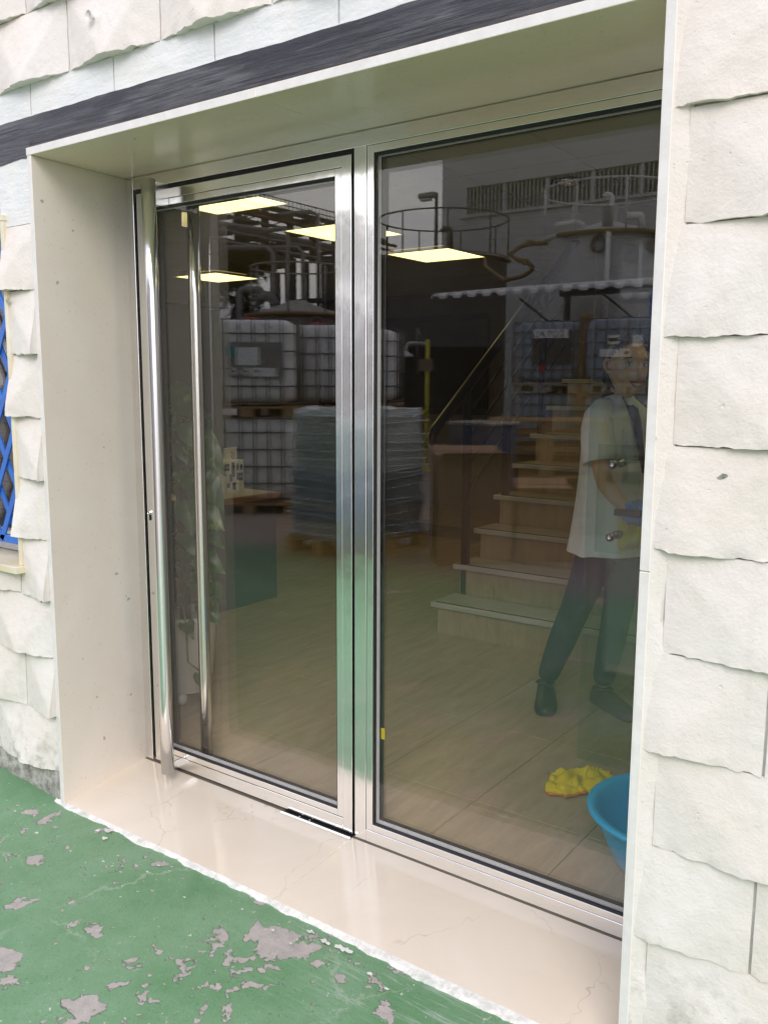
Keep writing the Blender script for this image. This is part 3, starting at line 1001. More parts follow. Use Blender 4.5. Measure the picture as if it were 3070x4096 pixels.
# ================================================================== LEFT WINDOW WITH BLUE GRILLE
wi = thing('barred_window', 'window with a blue lattice grille at the left edge of the facade', 'window')
for (n_, a, b) in (('trim_slab', (-.196, -.016, .860), (-.178, .20, 2.060)), ('trim_slab', (WX0 - .02, -.016, .860), (WX0, .20, 2.060)), ('lintel_slab', (WX0 - .02, -.018, 2.0605), (-.176, .20, 2.080))):
    boxo(n_, 'creamtrim', a, b, wi, .001)
boxo('sill_slab', 'creamtrim', (WX0 - .05, -.045, .833), (-.172, .22, .859), wi, .002)
for (n_, a, b) in (('window_frame', (-.262, .13, .862), (-.198, .18, 2.058)), ('window_frame', (WX0 + .001, .13, .862), (WX0 + .06, .18, 2.058)),
                   ('window_frame', (WX0 + .061, .13, .862), (-.263, .18, .935)), ('window_frame', (WX0 + .061, .13, 1.99), (-.263, .18, 2.058))):
    boxo(n_, 'upvc', a, b, wi, .003)
boxo('window_pane', 'glass', (WX0 + .05, .15, .93), (-.26, .156, 1.995), wi)
for i in range(26):
    o_ = boxo('blind_slat', 'graypanel', (WX0 + .06, .22, 0), (-.27, .245, .0015), wi) if i == 0 else sl0.copy()
    if i == 0: sl0 = o_
    else: link(o_)
    o_.location = (0, 0, .95 + .04 * i)
    o_.rotation_euler = (0, 0, 0)
boxo('room_behind', 'darkwall', (WX0, .30, .86), (-.197, .31, 2.06), wi)  # dark sheet standing for the unlit room behind the blinds
gr = thing('window_grille', 'bright blue diagonal iron lattice fixed in front of the left window', 'grille')
GX0, GX1, GZ0, GZ1, GY = WX0 + .02, -.215, .915, 2.04, .045
for (a, b) in (((GX0, GY, GZ0), (GX1, GY + .02, GZ0 + .03)), ((GX0, GY, GZ1 - .03), (GX1, GY + .02, GZ1)), ((GX0, GY, GZ0 + .0305), (GX0 + .012, GY + .02, GZ1 - .0305))):
    boxo('frame_bar', 'bluegrille', a, b, gr, .002)
def diag(c, sgn, yy):
    # line z = z0 + sgn*1.7*(x - c)
    s = 1.75
    pts = []
    for x_ in (GX0, GX1):
        z_ = GZ0 + sgn * s * (x_ - c); pts.append((x_, z_))
    (xa, za), (xb, zb) = pts
    def clip(t0, t1):
        return t0, t1
    t0, t1 = 0., 1.
    dz = zb - za
    for lim, sg in ((GZ0 + .01, 1), (GZ1 - .01, -1)):
        va, vb = (za - lim) * sg, (zb - lim) * sg
        if va < 0 and vb < 0: return
        if va < 0: t0 = max(t0, va / (va - vb))
        elif vb < 0: t1 = min(t1, va / (va - vb))
    if t1 - t0 < .02: return
    A = Vector((xa + (xb - xa) * t0, yy, za + dz * t0)); B = Vector((xa + (xb - xa) * t1, yy, za + dz * t1))
    d = (B - A).normalized(); nrm = Vector((-d.z, 0, d.x)) * .0125; th = Vector((0, .006, 0))
    bm = bmesh.new()
    vs = [bm.verts.new(p) for p in (A - nrm, B - nrm, B + nrm, A + nrm)]
    f = bm.faces.new(vs)
    r = bmesh.ops.extrude_face_region(bm, geom=[f])
    for v in [g for g in r['geom'] if isinstance(g, bmesh.types.BMVert)]: v.co += th
    bmesh.ops.recalc_face_normals(bm, faces=bm.faces[:])
    meshobj('lattice_bar', bm, 'bluegrille', gr)
c = GX0 - .7
while c < GX1 + .7:
    diag(c, 1, GY); diag(c + .0, -1, GY + .008)
    c += .118

# ================================================================== STAIRS
st = thing('staircase', 'travertine clad stairs with pale marble treads climbing at the back right', 'stairs')
RISE, GO, SX0, SX1 = .19, .25, -.055, 1.9
for k in range(11):
    y0 = 2.59 + GO * k
    zt = .03 + RISE * (k + 1)
    if zt > 1.62: break
    boxo('riser', 'tile', (SX0, y0, .03 if k == 0 else zt - RISE + .001), (1.005, y0 + .02, zt - .0305), st)
    boxo('riser', 'tile', (1.007, y0, .03 if k == 0 else zt - RISE + .001), (SX1, y0 + .02, zt - .0305), st)
    boxo('tread', 'tread', (SX0 - .035, y0 - .032, zt - .030), (SX1, y0 + GO - .0005, zt), st, .003)
    boxo('grip_strip', 'grip', (SX0 - .01, y0 - .012, zt), (SX1 - .01, y0 + .0, zt + .0015), st)
bm = bmesh.new()
poly = [(2.611, .03)]
for k in range(11):
    y0 = 2.611 + GO * k
    zt = .03 + RISE * (k + 1) - .031
    if zt > 1.60: break
    poly += [(y0, zt), (y0 + GO, zt)]
poly += [(poly[-1][0], .03)]
a = [bm.verts.new((SX0 + .004, y, z)) for y, z in poly]
b = [bm.verts.new((SX1 - .004, y, z)) for y, z in poly]
bm.faces.new(a); bm.faces.new(b[::-1])
for i in range(len(poly)):
    j = (i + 1) % len(poly)
    bm.faces.new((a[i], b[i], b[j], a[j]))
bmesh.ops.recalc_face_normals(bm, faces=bm.faces[:])
meshobj('stair_core', bm, 'wallin', st)
ba = thing('stair_balustrade', 'steel balustrade with a fat sloping handrail along the left of the stairs', 'balustrade')
RX = -.03
def hz(y): return 1.237 + (y - 2.4408) * .695
pts = arc((RX, 2.43, 1.13), (RX, 2.43, 1.225), (RX, 2.52, hz(2.52) - .022), 6) + [(RX, y, hz(y) - .022) for y in (3., 3.6, 4.2, 4.4)]
tubeo('handrail', 'rail', pts, .033, ba, 18)
for k, y in enumerate((2.86, 3.36, 3.86)):
    zb = .03 + RISE * (2 + 2 * k)
    boxo('baluster', 'rail', (RX - .02, y - .022, zb - (RISE if k == 0 else 0)), (RX + .02, y + .022, hz(y) - .045), ba, .002)
for q in (.20, .36, .52, .68):
    tubeo('rod', 'rail', [(RX, 2.86, hz(2.86) - q), (RX, 3.4, hz(3.4) - q), (RX, 4.2, hz(4.2) - q)], .007, ba, 8)

# ================================================================== HALL FURNITURE
bd = thing('wall_board', 'large dark framed board on the back wall of the hall', 'board')
bx0, bx1, bz0, bz1 = -4.9, -2.37, 1.15, 2.31
boxo('board_face', 'board', (bx0 + .06, 7.27, bz0 + .06), (bx1 - .06, 7.285, bz1 - .06), bd)
for a, b in (((bx0, 7.24, bz1 - .06), (bx1, 7.298, bz1)), ((bx0, 7.24, bz0), (bx1, 7.298, bz0 + .06)), ((bx0, 7.24, bz0 + .061), (bx0 + .06, 7.298, bz1 - .061)), ((bx1 - .06, 7.24, bz0 + .061), (bx1, 7.298, bz1 - .061))):
    boxo('frame_bar', 'darkwood', a, b, bd, .004)
de = thing('reception_desk', 'reception desk with a wooden edge behind the potted plant', 'desk')
bm = bmesh.new(); box(bm, -2.9, 1.92, .735, -1.43, 2.68, .772, .002); meshobj('desk_top', bm, 'desktop', de)
boxo('edge_strip', 'woodedge', (-1.4295, 1.92, .733), (-1.415, 2.68, .773), de, .002)
boxo('edge_strip', 'woodedge', (-2.9, 1.905, .733), (-1.415, 1.9195, .773), de, .002)
boxo('end_panel', 'graypanel', (-1.455, 1.99, .03), (-1.43, 2.66, .7345), de)
boxo('end_panel', 'graypanel', (-2.88, 1.99, .03), (-2.855, 2.66, .7345), de)
boxo('modesty_panel', 'graypanel', (-2.854, 2.0, .25), (-1.456, 2.02, .7345), de)
pb = thing('printed_carton', 'small white box printed with navy squares on the desk', 'box', (-1.66, 2.47, .773), math.radians(8))
boxo('box_body', 'paper', (-.13, -.115, 0), (.02, .115, .215), pb, .002)
for (yy, zz, wd, hh) in ((-.07, .175, .05, .045), (-.005, .155, .035, .10), (.045, .17, .02, .05), (.085, .165, .025, .04), (-.03, .10, .03, .05), (.045, .105, .025, .05), (.08, .10, .045, .055), (.005, .04, .035, .05), (-.06, .05, .03, .03)):
    boxo('printed_square', 'navy', (.0202, yy - wd / 2, zz - hh / 2), (.0212, yy + wd / 2, zz + hh / 2), pb)
for (xx, zz, wd, hh) in ((-.10, .16, .03, .05), (-.05, .12, .035, .06), (-.09, .08, .03, .03)):
    boxo('printed_square', 'navy', (xx - wd / 2, -.1162, zz - hh / 2), (xx + wd / 2, -.1152, zz + hh / 2), pb)
bm = bmesh.new()
for i in range(6):
    patch_face(bm, (.0222, -.07 + .008 * (i - 2), .175), (0, 1, 0), (0, 0, 1), .004, .012, .0006, (1, 0, 0))
    patch_face(bm, (.0222, .08 + .006 * (i - 3), .10), (0, 1, 0), (0, 0, 1), .003, .010, .0006, (1, 0, 0))
o = meshobj('printed_letters', bm, 'paper', pb); o['kind'] = 'stuff'
mo = thing('computer_monitor', 'dark monitor on the desk left of the printed box', 'monitor', (-1.95, 2.30, .773), math.radians(-62))
boxo('screen_housing', 'graypanel', (-.26, -.012, .13), (.26, .018, .47), mo, .006)
boxo('stand_post', 'graypanel', (-.03, .0185, .01), (.03, .045, .25), mo, .002)
boxo('foot', 'graypanel', (-.11, -.07, 0), (.11, .09, .0095), mo, .002)
ca = thing('desk_calendar', 'white standing card with a red checked pattern behind the printed box', 'card', (-1.80, 2.60, .773), math.radians(12))
boxo('card', 'paper', (-.004, -.075, 0), (.004, .075, .29), ca)
bm = bmesh.new()
for i in range(4):
    for j in range(5):
        if (i + j) % 2 == 0: patch_face(bm, (.0045, .01 + .014 * i, .2 + .014 * j), (0, 1, 0), (0, 0, 1), .013, .013, .0006, (1, 0, 0))
meshobj('red_checks', bm, 'redprint', ca)
pp = thing('paper_pile', 'loose white papers lying on the near end of the desk', 'papers', (-1.62, 2.10, .7735), .3)
for i in range(4):
    o = boxo('sheet', 'paper', (-.105, -.148, 0), (.105, .148, .0012), pp)
    o.location = (rnd.uniform(-.03, .03), rnd.uniform(-.03, .03), .0014 * i); o.rotation_euler = (0, 0, rnd.uniform(-.3, .3))

# potted climbing plant -------------------------------------------------
pl = thing('potted_pothos', 'climbing variegated pothos on a moss pole in a white pot just inside the door', 'potted plant', (-.40, .93, .03))
bm = bmesh.new()
lathe(bm, [(0, .06), (.105, .06), (.115, .075), (.145, .38), (.155, .40), (.155, .425), (.145, .425), (.138, .40), (.13, .39), (0, .39)], 32)
meshobj('pot', bm, 'white', pl, True)
for a in range(4):
    bm = bmesh.new()
    bmesh.ops.create_uvsphere(bm, u_segments=12, v_segments=8, radius=.030)
    meshobj('castor', bm, 'white', pl, True, loc=(.085 * math.cos(a * PI / 2 + .5), .085 * math.sin(a * PI / 2 + .5), .031))
tubeo('moss_pole', 'moss', [(0, 0, .39), (.005, 0, .8), (0, 0, 1.30)], .028, pl, 12)
def leafmesh(L, wdt, curl, seed):
    bm = bmesh.new()
    n = 9
    rows = []
    for i in range(n + 1):
        t = i / n
        wv = wdt * (math.sin(PI * min(1, (t * .92 + .08)) ** .62)) * (1 - .12 * t)
        if t > .97: wv = 0.002
        x = L * t
        rows.append([(x - (.10 * L * (1 - t) if abs(s_) > .6 and t < .25 else 0), s_ * wv, -curl * L * t * t + abs(s_) * wv * .28 + .006 * math.sin(9 * t + seed) * abs(s_)) for s_ in (-1, -.55, 0, .55, 1)])
    vs = [[bm.verts.new(p) for p in r] for r in rows]
    for i in range(n):
        for j in range(4):
            bm.faces.new((vs[i][j], vs[i + 1][j], vs[i + 1][j + 1], vs[i][j + 1]))
    return bm
lr = random.Random(11)
leaf_protos = []
nl = 0
def put_leaf(at, d, size, stem_from):
    global nl
    o = meshobj('leaf', leafmesh(size, size * .42, lr.uniform(.15, .5), lr.random() * 6), 'leaf', pl, True)
    d = Vector(d).normalized()
    upv = (Vector((0, 0, 1)) + Vector((.6, -.8, 0)) * lr.uniform(.5, 1.4)).normalized()
    y_ = upv.cross(d).normalized(); z_ = d.cross(y_)
    mm = Matrix((d, y_, z_)).transposed().to_4x4(); mm.translation = Vector(at)
    o.matrix_local = mm
    s0 = Vector(stem_from); a_ = Vector(at)
    tubeo('petiole', 'stem', arc(s0, (s0 + a_) / 2 + Vector((0, 0, .04)), a_, 4), .0028, pl, 5)
    nl += 1
for i in range(50):
    z = .46 + .92 * (i / 50) + lr.uniform(-.02, .02)
    a = i * 2.399 + lr.uniform(-.4, .4)
    rr = lr.uniform(.05, .12)
    s0 = (.025 * math.cos(a), .025 * math.sin(a), z)
    at = (rr * math.cos(a), rr * math.sin(a), z + lr.uniform(.0, .05))
    put_leaf(at, (math.cos(a), math.sin(a), lr.uniform(-1.3, -.2)), lr.uniform(.09, .155), s0)
put_leaf((-.08, -.02, 1.42), (.9, .25, -.28), .24, (0, 0, 1.30))
put_leaf((.06, .0, 1.24), (.95, .2, -.55), .22, (0, 0, 1.2))
put_leaf((.07, .0, 1.08), (.95, .3, -.75), .21, (0, 0, 1.0))
put_leaf((.07, .0, .93), (.9, .2, -.5), .19, (0, 0, .9))
put_leaf((.06, .02, .70), (.9, .3, -.4), .16, (0, 0, .66))
for (pts_, lv) in (([(0.02, -.05, .50), (.03, -.17, .47), (.07, -.2, .30), (.02, -.19, .17)], (.02, -.19, .20)), ([(.02, -.04, .48), (.14, -.12, .42), (.17, -.14, .25), (.21, -.10, .20)], (.21, -.1, .2)), ([(-.04, -.06, .47), (-.03, -.19, .40), (.05, -.20, .36)], (.05, -.2, .36))):
    tubeo('vine', 'stem', pts_, .004, pl, 6)
    put_leaf(lv, (.5, -.2, -.5), .10, pts_[-1])
    put_leaf(pts_[1], (.6, -.3, -.2), .09, pts_[0])

# freestanding glass door in the hall -----------------------------------
gd = thing('inner_glass_door', 'frameless clear glass door standing in the hall in front of the woman', 'glass door')
boxo('glass_leaf', 'glass2', (1.382, 1.36, .05), (2.3, 1.37, 2.04), gd)
boxo('pull_plate', 'glass2', (1.445, 1.300, .90), (1.605, 1.308, 1.30), gd)
for z in (1.23, .965):
    bm = bmesh.new(); lathe(bm, [(0, .022), (.014, .022), (.016, .019), (.016, 0), (.0115, -.002), (.0115, -.052), (.016, -.054), (.016, -.0745), (0, -.0745)], 20)
    o = meshobj('standoff', bm, 'chrome', gd, True); o.rotation_euler = (PI / 2, 0, 0); o.location = (1.515, 1.285, z)
boxo('lock_bar', 'graypanel', (1.50, 1.335, 1.035), (1.60, 1.359, 1.06), gd, .002)

# basin and cloth ---------------------------------------------------
bn = thing('washing_up_basin', 'bright blue plastic basin on the floor at the right edge of the glass', 'basin', (1.935, .845, .0305))
bm = bmesh.new()
lathe(bm, [(0, .004), (.165, .004), (.178, .0), (.184, .006), (.205, .05), (.238, .13), (.246, .158), (.262, .160), (.272, .168), (.274, .178), (.266, .184), (.252, .182), (.240, .174), (.232, .155), (.20, .06), (.176, .012), (0, .010)], 64)
meshobj('bowl', bm, 'basin', bn, True)
bm = bmesh.new()
nx_, ny_ = 46, 34
vs = []
for j in range(ny_ + 1):
    row = []
    for i in range(nx_ + 1):
        u, v = i / nx_ * 2 - 1, j / ny_ * 2 - 1
        p = Vector((u * 1.9, v * 1.9, 4.2))
        q = Vector((noise.noise(p), noise.noise(p + Vector((7, 3, 1))), 0)) * .07
        rr = abs(noise.noise(Vector((u * 2.2, v * 2.2, 1.3)))) + .5 * abs(noise.noise(Vector((u * 4.7, v * 4.1, 8))))
        edge = max(abs(u), abs(v))
        x_ = u * .125 + q.x * .7; y_ = v * .10 + q.y * .7 + .03 * math.sin(u * 2.2)
        z_ = .003 + .058 * min(rr, .62) * (1 - edge ** 4 * .8) + .012 * max(0, 1 - edge)
        row.append(bm.verts.new((x_, y_, z_)))
    vs.append(row)
for j in range(ny_):
    for i in range(nx_):
        f = bm.faces.new((vs[j][i], vs[j][i + 1], vs[j + 1][i + 1], vs[j + 1][i]))
        f.material_index = 1 if i in (0, nx_ - 1) or j in (0, ny_ - 1) else 0
clo = meshobj('cleaning_cloth', bm, ['yellowcloth', 'orange'], None, True, loc=(1.475, 1.185, .0305))
clo.rotation_euler = (0, 0, .5)
sm = clo.modifiers.new('s', 'SOLIDIFY'); sm.thickness = .003; sm.offset = 1
tag(clo, 'crumpled yellow cleaning cloth on the floor beside the blue basin', 'cloth')

# ================================================================== WOMAN
pe = thing('person', 'woman in a pale short sleeved tunic and dark trousers turning to smile behind the glass', 'person', (0, 0, 0))
def skinned(name, verts, edges, mat, parent, sub=2, root=0):
    me = bpy.data.meshes.new(name)
    me.from_pydata([v[:3] for v in verts], edges, [])
    o = link(bpy.data.objects.new(name, me))
    me.materials.append(M[mat])
    md = o.modifiers.new('skin', 'SKIN')
    md.use_smooth_shade = True
    sv = me.skin_vertices[0].data
    for i, v in enumerate(verts):
        r = v[3]
        sv[i].radius = (r, r) if not isinstance(r, tuple) else r
        sv[i].use_root = (i == root)
    ss = o.modifiers.new('sub', 'SUBSURF'); ss.levels = sub; ss.render_levels = sub
    o.parent = parent
    return o
# body: pelvis, torso, neck, both arms and hands, legs
V = [(1.27, 1.90, .93, .12), (1.265, 1.88, 1.12, .11), (1.265, 1.87, 1.30, .115), (1.275, 1.86, 1.40, .09), (1.295, 1.845, 1.455, .045), (1.325, 1.825, 1.52, .043),
     # right arm (near camera)
     (1.275, 1.725, 1.372, .042), (1.30, 1.66, 1.24, .042), (1.335, 1.645, 1.115, .037), (1.39, 1.64, 1.06, .034), (1.44, 1.64, 1.02, .024), (1.465, 1.64, .99, .028),
     # left arm, raised
     (1.31, 1.99, 1.368, .041), (1.42, 2.03, 1.24, .041), (1.53, 1.98, 1.17, .036), (1.545, 1.87, 1.30, .030), (1.535, 1.80, 1.385, .022), (1.52, 1.775, 1.42, .026),
     # legs
     (1.24, 1.86, .84, .088), (1.13, 1.88, .50, .058), (1.05, 1.90, .34, .052), (.965, 1.94, .11, .034),
     (1.31, 1.97, .84, .088), (1.28, 1.99, .50, .058), (1.25, 2.01, .34, .052), (1.215, 2.02, .11, .034)]
E_ = [(0, 1), (1, 2), (2, 3), (3, 4), (4, 5), (3, 6), (6, 7), (7, 8), (8, 9), (9, 10), (10, 11), (3, 12), (12, 13), (13, 14), (14, 15), (15, 16), (16, 17),
      (0, 18), (18, 19), (19, 20), (20, 21), (0, 22), (22, 23), (23, 24), (24, 25)]
def fingers(base, d, side, curl, idx, L=(.032, .036, .038, .034)):
    d = Vector(d).normalized(); side = Vector(side).normalized(); curl = Vector(curl).normalized()
    for k in range(4):
        o0 = Vector(base) + side * (.021 * (k - 1.5)) + d * .02
        p1 = o0 + d * L[k] * .8
        p2 = p1 + (d * .55 + curl * .8).normalized() * L[k] * .75
        p3 = p2 + (curl * .9 - d * .1).normalized() * L[k] * .55
        n0 = len(V)
        V.extend([(*o0, .0095), (*p1, .0085), (*p2, .008), (*p3, .0068)])
        E_.extend([(idx, n0), (n0, n0 + 1), (n0 + 1, n0 + 2), (n0 + 2, n0 + 3)])
    t0 = Vector(base) + side * -.03 - d * .008
    t1 = t0 + (side * -.6 + d * .8).normalized() * .03
    t2 = t1 + (d * .9 + curl * .5).normalized() * .026
    n0 = len(V)
    V.extend([(*t0, .0105), (*t1, .009), (*t2, .0075)])
    E_.extend([(idx, n0), (n0, n0 + 1), (n0 + 1, n0 + 2)])
fingers((1.465, 1.64, .985), (.55, 0, -.8), (.2, .95, .1), (-.6, 0, -.7), 11)
fingers((1.52, 1.775, 1.425), (-.35, -.55, .6), (.75, -.6, 0), (-.5, .1, -.7), 17)
skinned('body', V, E_, 'skin', pe)
# trousers
T = [(1.27, 1.90, .95, .135), (1.24, 1.855, .82, .100), (1.185, 1.87, .66, .083), (1.125, 1.88, .50, .070), (1.05, 1.90, .32, .066), (.995, 1.925, .19, .054), (.968, 1.94, .12, .050),
     (1.315, 1.975, .82, .100), (1.30, 1.985, .66, .082), (1.285, 1.99, .50, .070), (1.25, 2.01, .32, .064), (1.225, 2.018, .19, .054), (1.215, 2.02, .125, .051)]
skinned('trousers', T, [(0, 1), (1, 2), (2, 3), (3, 4), (4, 5), (5, 6), (0, 7), (7, 8), (8, 9), (9, 10), (10, 11), (11, 12)], 'trousers', pe)
# shoes
def shoe(an, toe):
    an, toe = Vector(an), Vector(toe)
    d = (toe - an); d.z = 0; L = .265; d.normalize(); s = Vector((-d.y, d.x, 0))
    heel = an - d * .055; heel.z = .03
    bm = bmesh.new()
    rings = []
    prof = [(-.01, .024, .036, .060), (.015, .038, .046, .095), (.07, .041, .052, .100), (.12, .042, .055, .084), (.18, .048, .058, .068), (.235, .052, .060, .056), (.275, .042, .052, .046), (.30, .016, .026, .032)]
    for (x, w1, w0, h) in prof:
        ring = []
        for k in range(12):
            a = 2 * PI * k / 12
            cx = math.cos(a); cz = math.sin(a)
            ww = w1 if cz > 0 else w0
            zz = (h * (.5 + .5 * cz) if cz > -.4 else .0) + .0
            ring.append(bm.verts.new(heel + d * x + s * ww * cx + Vector((0, 0, zz + .002))))
        rings.append(ring)
    for a, b in zip(rings[:-1], rings[1:]):
        for k in range(12): bm.faces.new((a[k], a[(k + 1) % 12], b[(k + 1) % 12], b[k]))
    bm.faces.new(rings[0][::-1]); bm.faces.new(rings[-1])
    bmesh.ops.recalc_face_normals(bm, faces=bm.faces[:])
    o = meshobj('shoe', bm, 'shoe', pe, True)
    ss = o.modifiers.new('s', 'SUBSURF'); ss.levels = 1; ss.render_levels = 1
    bm = bmesh.new()
    pts = []
    for k in range(14):
        a = 2 * PI * k / 14
        pts.append(heel + d * (.055 + .048 * math.cos(a)) + s * .040 * math.sin(a) + Vector((0, 0, .082 + .006 * math.cos(a))))
    tube(bm, pts, .007, 6, False, True)
    meshobj('collar', bm, 'shoe', o, True)
shoe((.965, 1.94, .1), (1.10, 1.66, .03)); shoe((1.215, 2.02, .1), (1.47, 1.87, .03))
# tunic: elliptical loft following her outline
bm = bmesh.new()
R_ = Vector((.81, .586, 0)); Dp = Vector((-.586, .81, 0))
levels = [(.805, 1.285, 1.86, .180, .205), (.86, 1.284, 1.86, .172, .20), (.95, 1.283, 1.86, .160, .185), (1.05, 1.280, 1.86, .148, .17), (1.15, 1.276, 1.86, .140, .165), (1.25, 1.272, 1.86, .130, .17), (1.32, 1.268, 1.86, .118, .18), (1.375, 1.272, 1.86, .102, .178), (1.415, 1.28, 1.86, .085, .145), (1.445, 1.288, 1.855, .070, .095), (1.468, 1.293, 1.85, .060, .066), (1.474, 1.295, 1.85, .054, .058)]
rings = []
NN = 36
for (z, cx, cy, a_, b2) in levels:
    ring = []
    for k in range(NN):
        t = 2 * PI * k / NN
        f = 1 + (.05 * math.sin(4 * t + 1.3) + .035 * math.sin(7 * t + z * 3)) * max(0, (1.25 - z) / .45) + .03 * noise.noise(Vector((math.cos(t) * 2.2, math.sin(t) * 2.2, z * 5)))
        p = Vector((cx + .01, cy, z)) + Vector((1, .1, 0)) * a_ * f * math.cos(t) + Vector((-.1, 1, 0)) * b2 * f * math.sin(t)
        if math.cos(t) < -.2 and z < 1.0: p.z -= .012
        ring.append(bm.verts.new(p))
    rings.append(ring)
for a, b in zip(rings[:-1], rings[1:]):
    for k in range(NN): bm.faces.new((a[k], a[(k + 1) % NN], b[(k + 1) % NN], b[k]))
tn = meshobj('tunic', bm, 'tunic', pe, True)
ss = tn.modifiers.new('s', 'SUBSURF'); ss.levels = 1; ss.render_levels = 1
for nm, ps in (('sleeve', [((1.285, 1.80, 1.432), .034), ((1.278, 1.76, 1.412), .056), ((1.272, 1.722, 1.375), .066), ((1.277, 1.695, 1.33), .068), ((1.288, 1.674, 1.28), .069), ((1.303, 1.658, 1.225), .070), ((1.310, 1.652, 1.198), .071)]),
               ('sleeve', [((1.29, 1.90, 1.432), .034), ((1.30, 1.955, 1.41), .056), ((1.32, 2.00, 1.37), .066), ((1.36, 2.02, 1.31), .066), ((1.41, 2.03, 1.255), .066)])):
    bm = bmesh.new(); tube(bm, [p for p, r in ps], [r for p, r in ps], 20, False)
    o = meshobj(nm, bm, 'tunic', tn, True)
    s_ = o.modifiers.new('s', 'SOLIDIFY'); s_.thickness = .003
# dark top showing at the neck
bm = bmesh.new()
tube(bm, [(1.275, 1.855, 1.36), (1.288, 1.852, 1.43), (1.297, 1.85, 1.468), (1.305, 1.842, 1.495)], [.06, .072, .062, .050], 20, False)
meshobj('undershirt', bm, 'brown', pe, True)
bm = bmesh.new()   # open dark placket down the front
for (z, hw) in ((1.452, .05), (1.40, .052), (1.33, .042), (1.25, .030), (1.17, .012)):
    pass
prev = None
for (z, xo, hw) in ((1.462, 1.353, .045), (1.41, 1.385, .055), (1.36, 1.402, .048), (1.29, 1.418, .036), (1.22, 1.43, .022), (1.15, 1.436, .006)):
    cs = [bm.verts.new((xo - .004 - .01 * abs(q), 1.835 + q * hw, z)) for q in (-1, -.5, 0, .5, 1)]
    if prev:
        for j in range(4): bm.faces.new((prev[j], prev[j + 1], cs[j + 1], cs[j]))
    prev = cs
o = meshobj('placket', bm, 'brown', pe, True); s_ = o.modifiers.new('s', 'SOLIDIFY'); s_.thickness = .004
# head
hc = Vector((1.350, 1.80, 1.590))
f_ = Vector((.74, -.67, -.04)).normalized(); u_ = Vector((.03, .02, 1)); u_ = (u_ - f_ * u_.dot(f_)).normalized(); r_ = f_.cross(u_)
HM = (Matrix((f_, -r_, u_)).transposed() * 1.07).to_4x4(); HM.translation = hc
hdn = link(bpy.data.objects.new('head', None)); hdn.parent = pe; hdn.matrix_local = HM
bpy.data.objects.remove(hdn)
def gs(x, s): return math.exp(-(x / s) ** 2)
def headpt(th, ph):
    # th 0..pi from top, ph angle from front (x)
    x = .094 * math.sin(th) * math.cos(ph); y = .073 * math.sin(th) * math.sin(ph); z = .118 * math.cos(th)
    if z < 0:
        k = min(1, -z / .118)
        y *= 1 - .30 * k ** 1.3
        if x > 0: x *= 1 - .03 * k
        else: x *= 1 - .45 * k
        x += .022 * k * (1 if x > 0 else .5)
    if x > 0:
        x += .020 * gs(y, .011) * gs(z + .026, .016) + .009 * gs(y, .009) * gs(z - .0, .022)   # nose
        x -= .011 * (gs(y - .031, .016) + gs(y + .031, .016)) * gs(z - .008, .013)       # sockets
        x += .004 * (gs(y, .03)) * gs(z - .033, .012)                                       # brow
        x += .007 * gs(y, .018) * gs(z + .062, .012)                                        # lips
        x += .008 * gs(y, .018) * gs(z + .098, .014)                                        # chin
        x += .005 * (gs(y - .04, .018) + gs(y + .04, .018)) * gs(z + .03, .02)            # cheeks
    return Vector((x, y, z))
def inhead(name, bm, mat, smooth=True, parent=pe):
    for v in bm.verts: v.co = HM @ v.co
    bmesh.ops.recalc_face_normals(bm, faces=bm.faces[:])
    return meshobj(name, bm, mat, parent, smooth)
bm = bmesh.new()
NT, NP = 44, 60
g = [[bm.verts.new(headpt(PI * (i + .001) / NT if i == 0 else (PI * i / NT if i < NT else PI - .001), 2 * PI * j / NP)) for j in range(NP)] for i in range(NT + 1)]
for i in range(NT):
    for j in range(NP):
        bm.faces.new((g[i][j], g[i + 1][j], g[i + 1][(j + 1) % NP], g[i][(j + 1) % NP]))
head = inhead('head', bm, 'skin')
for s_ in (-1, 1):
    bm = bmesh.new(); bmesh.ops.create_uvsphere(bm, u_segments=16, v_segments=12, radius=.0125, matrix=Matrix.Translation((.0735, s_ * .031, .007)) @ Matrix.Diagonal((1, 1.25, .72, 1)))
    ey = inhead('eye', bm, 'eyew', parent=head)
    bm = bmesh.new(); bmesh.ops.create_uvsphere(bm, u_segments=12, v_segments=8, radius=.0062, matrix=Matrix.Translation((.0825, s_ * .031 - .002, .0075)) @ Matrix.Diagonal((.6, 1, 1, 1)))
    inhead('iris', bm, 'iris', parent=ey)
    bm = bmesh.new(); tube(bm, [(.082, s_ * .014, .028), (.085, s_ * .028, .034), (.074, s_ * .046, .030), (.066, s_ * .052, .024)], [.0022, .0032, .0026, .0012], 6); inhead('eyebrow', bm, 'hair', parent=head)
    bm = bmesh.new(); tube(bm, [(.0795, s_ * .016, .008), (.0845, s_ * .026, .0155), (.0825, s_ * .037, .0155), (.074, s_ * .047, .008)], .0016, 5); inhead('eyelash', bm, 'hair', parent=head)
    bm = bmesh.new(); tube(bm, [(.004, s_ * .074, .020), (-.008, s_ * .083, .024), (-.017, s_ * .086, .010), (-.012, s_ * .082, -.012), (-.002, s_ * .074, -.027), (.004, s_ * .070, -.020)], [.004, .007, .008, .0075, .006, .003], 8)
    box(bm, -.010, min(s_ * .068, s_ * .078), -.018, .002, max(s_ * .068, s_ * .078), .018)
    inhead('ear', bm, 'skin', parent=head)
bm = bmesh.new(); tube(bm, [(.086, -.026, -.055), (.094, -.013, -.0585), (.0965, 0, -.0575), (.094, .013, -.0585), (.086, .026, -.055)], [.0015, .0038, .0042, .0038, .0015], 8)
tube(bm, [(.086, -.026, -.055), (.0925, -.013, -.071), (.0945, 0, -.074), (.0925, .013, -.071), (.086, .026, -.055)], [.0015, .0042, .005, .0042, .0015], 8)
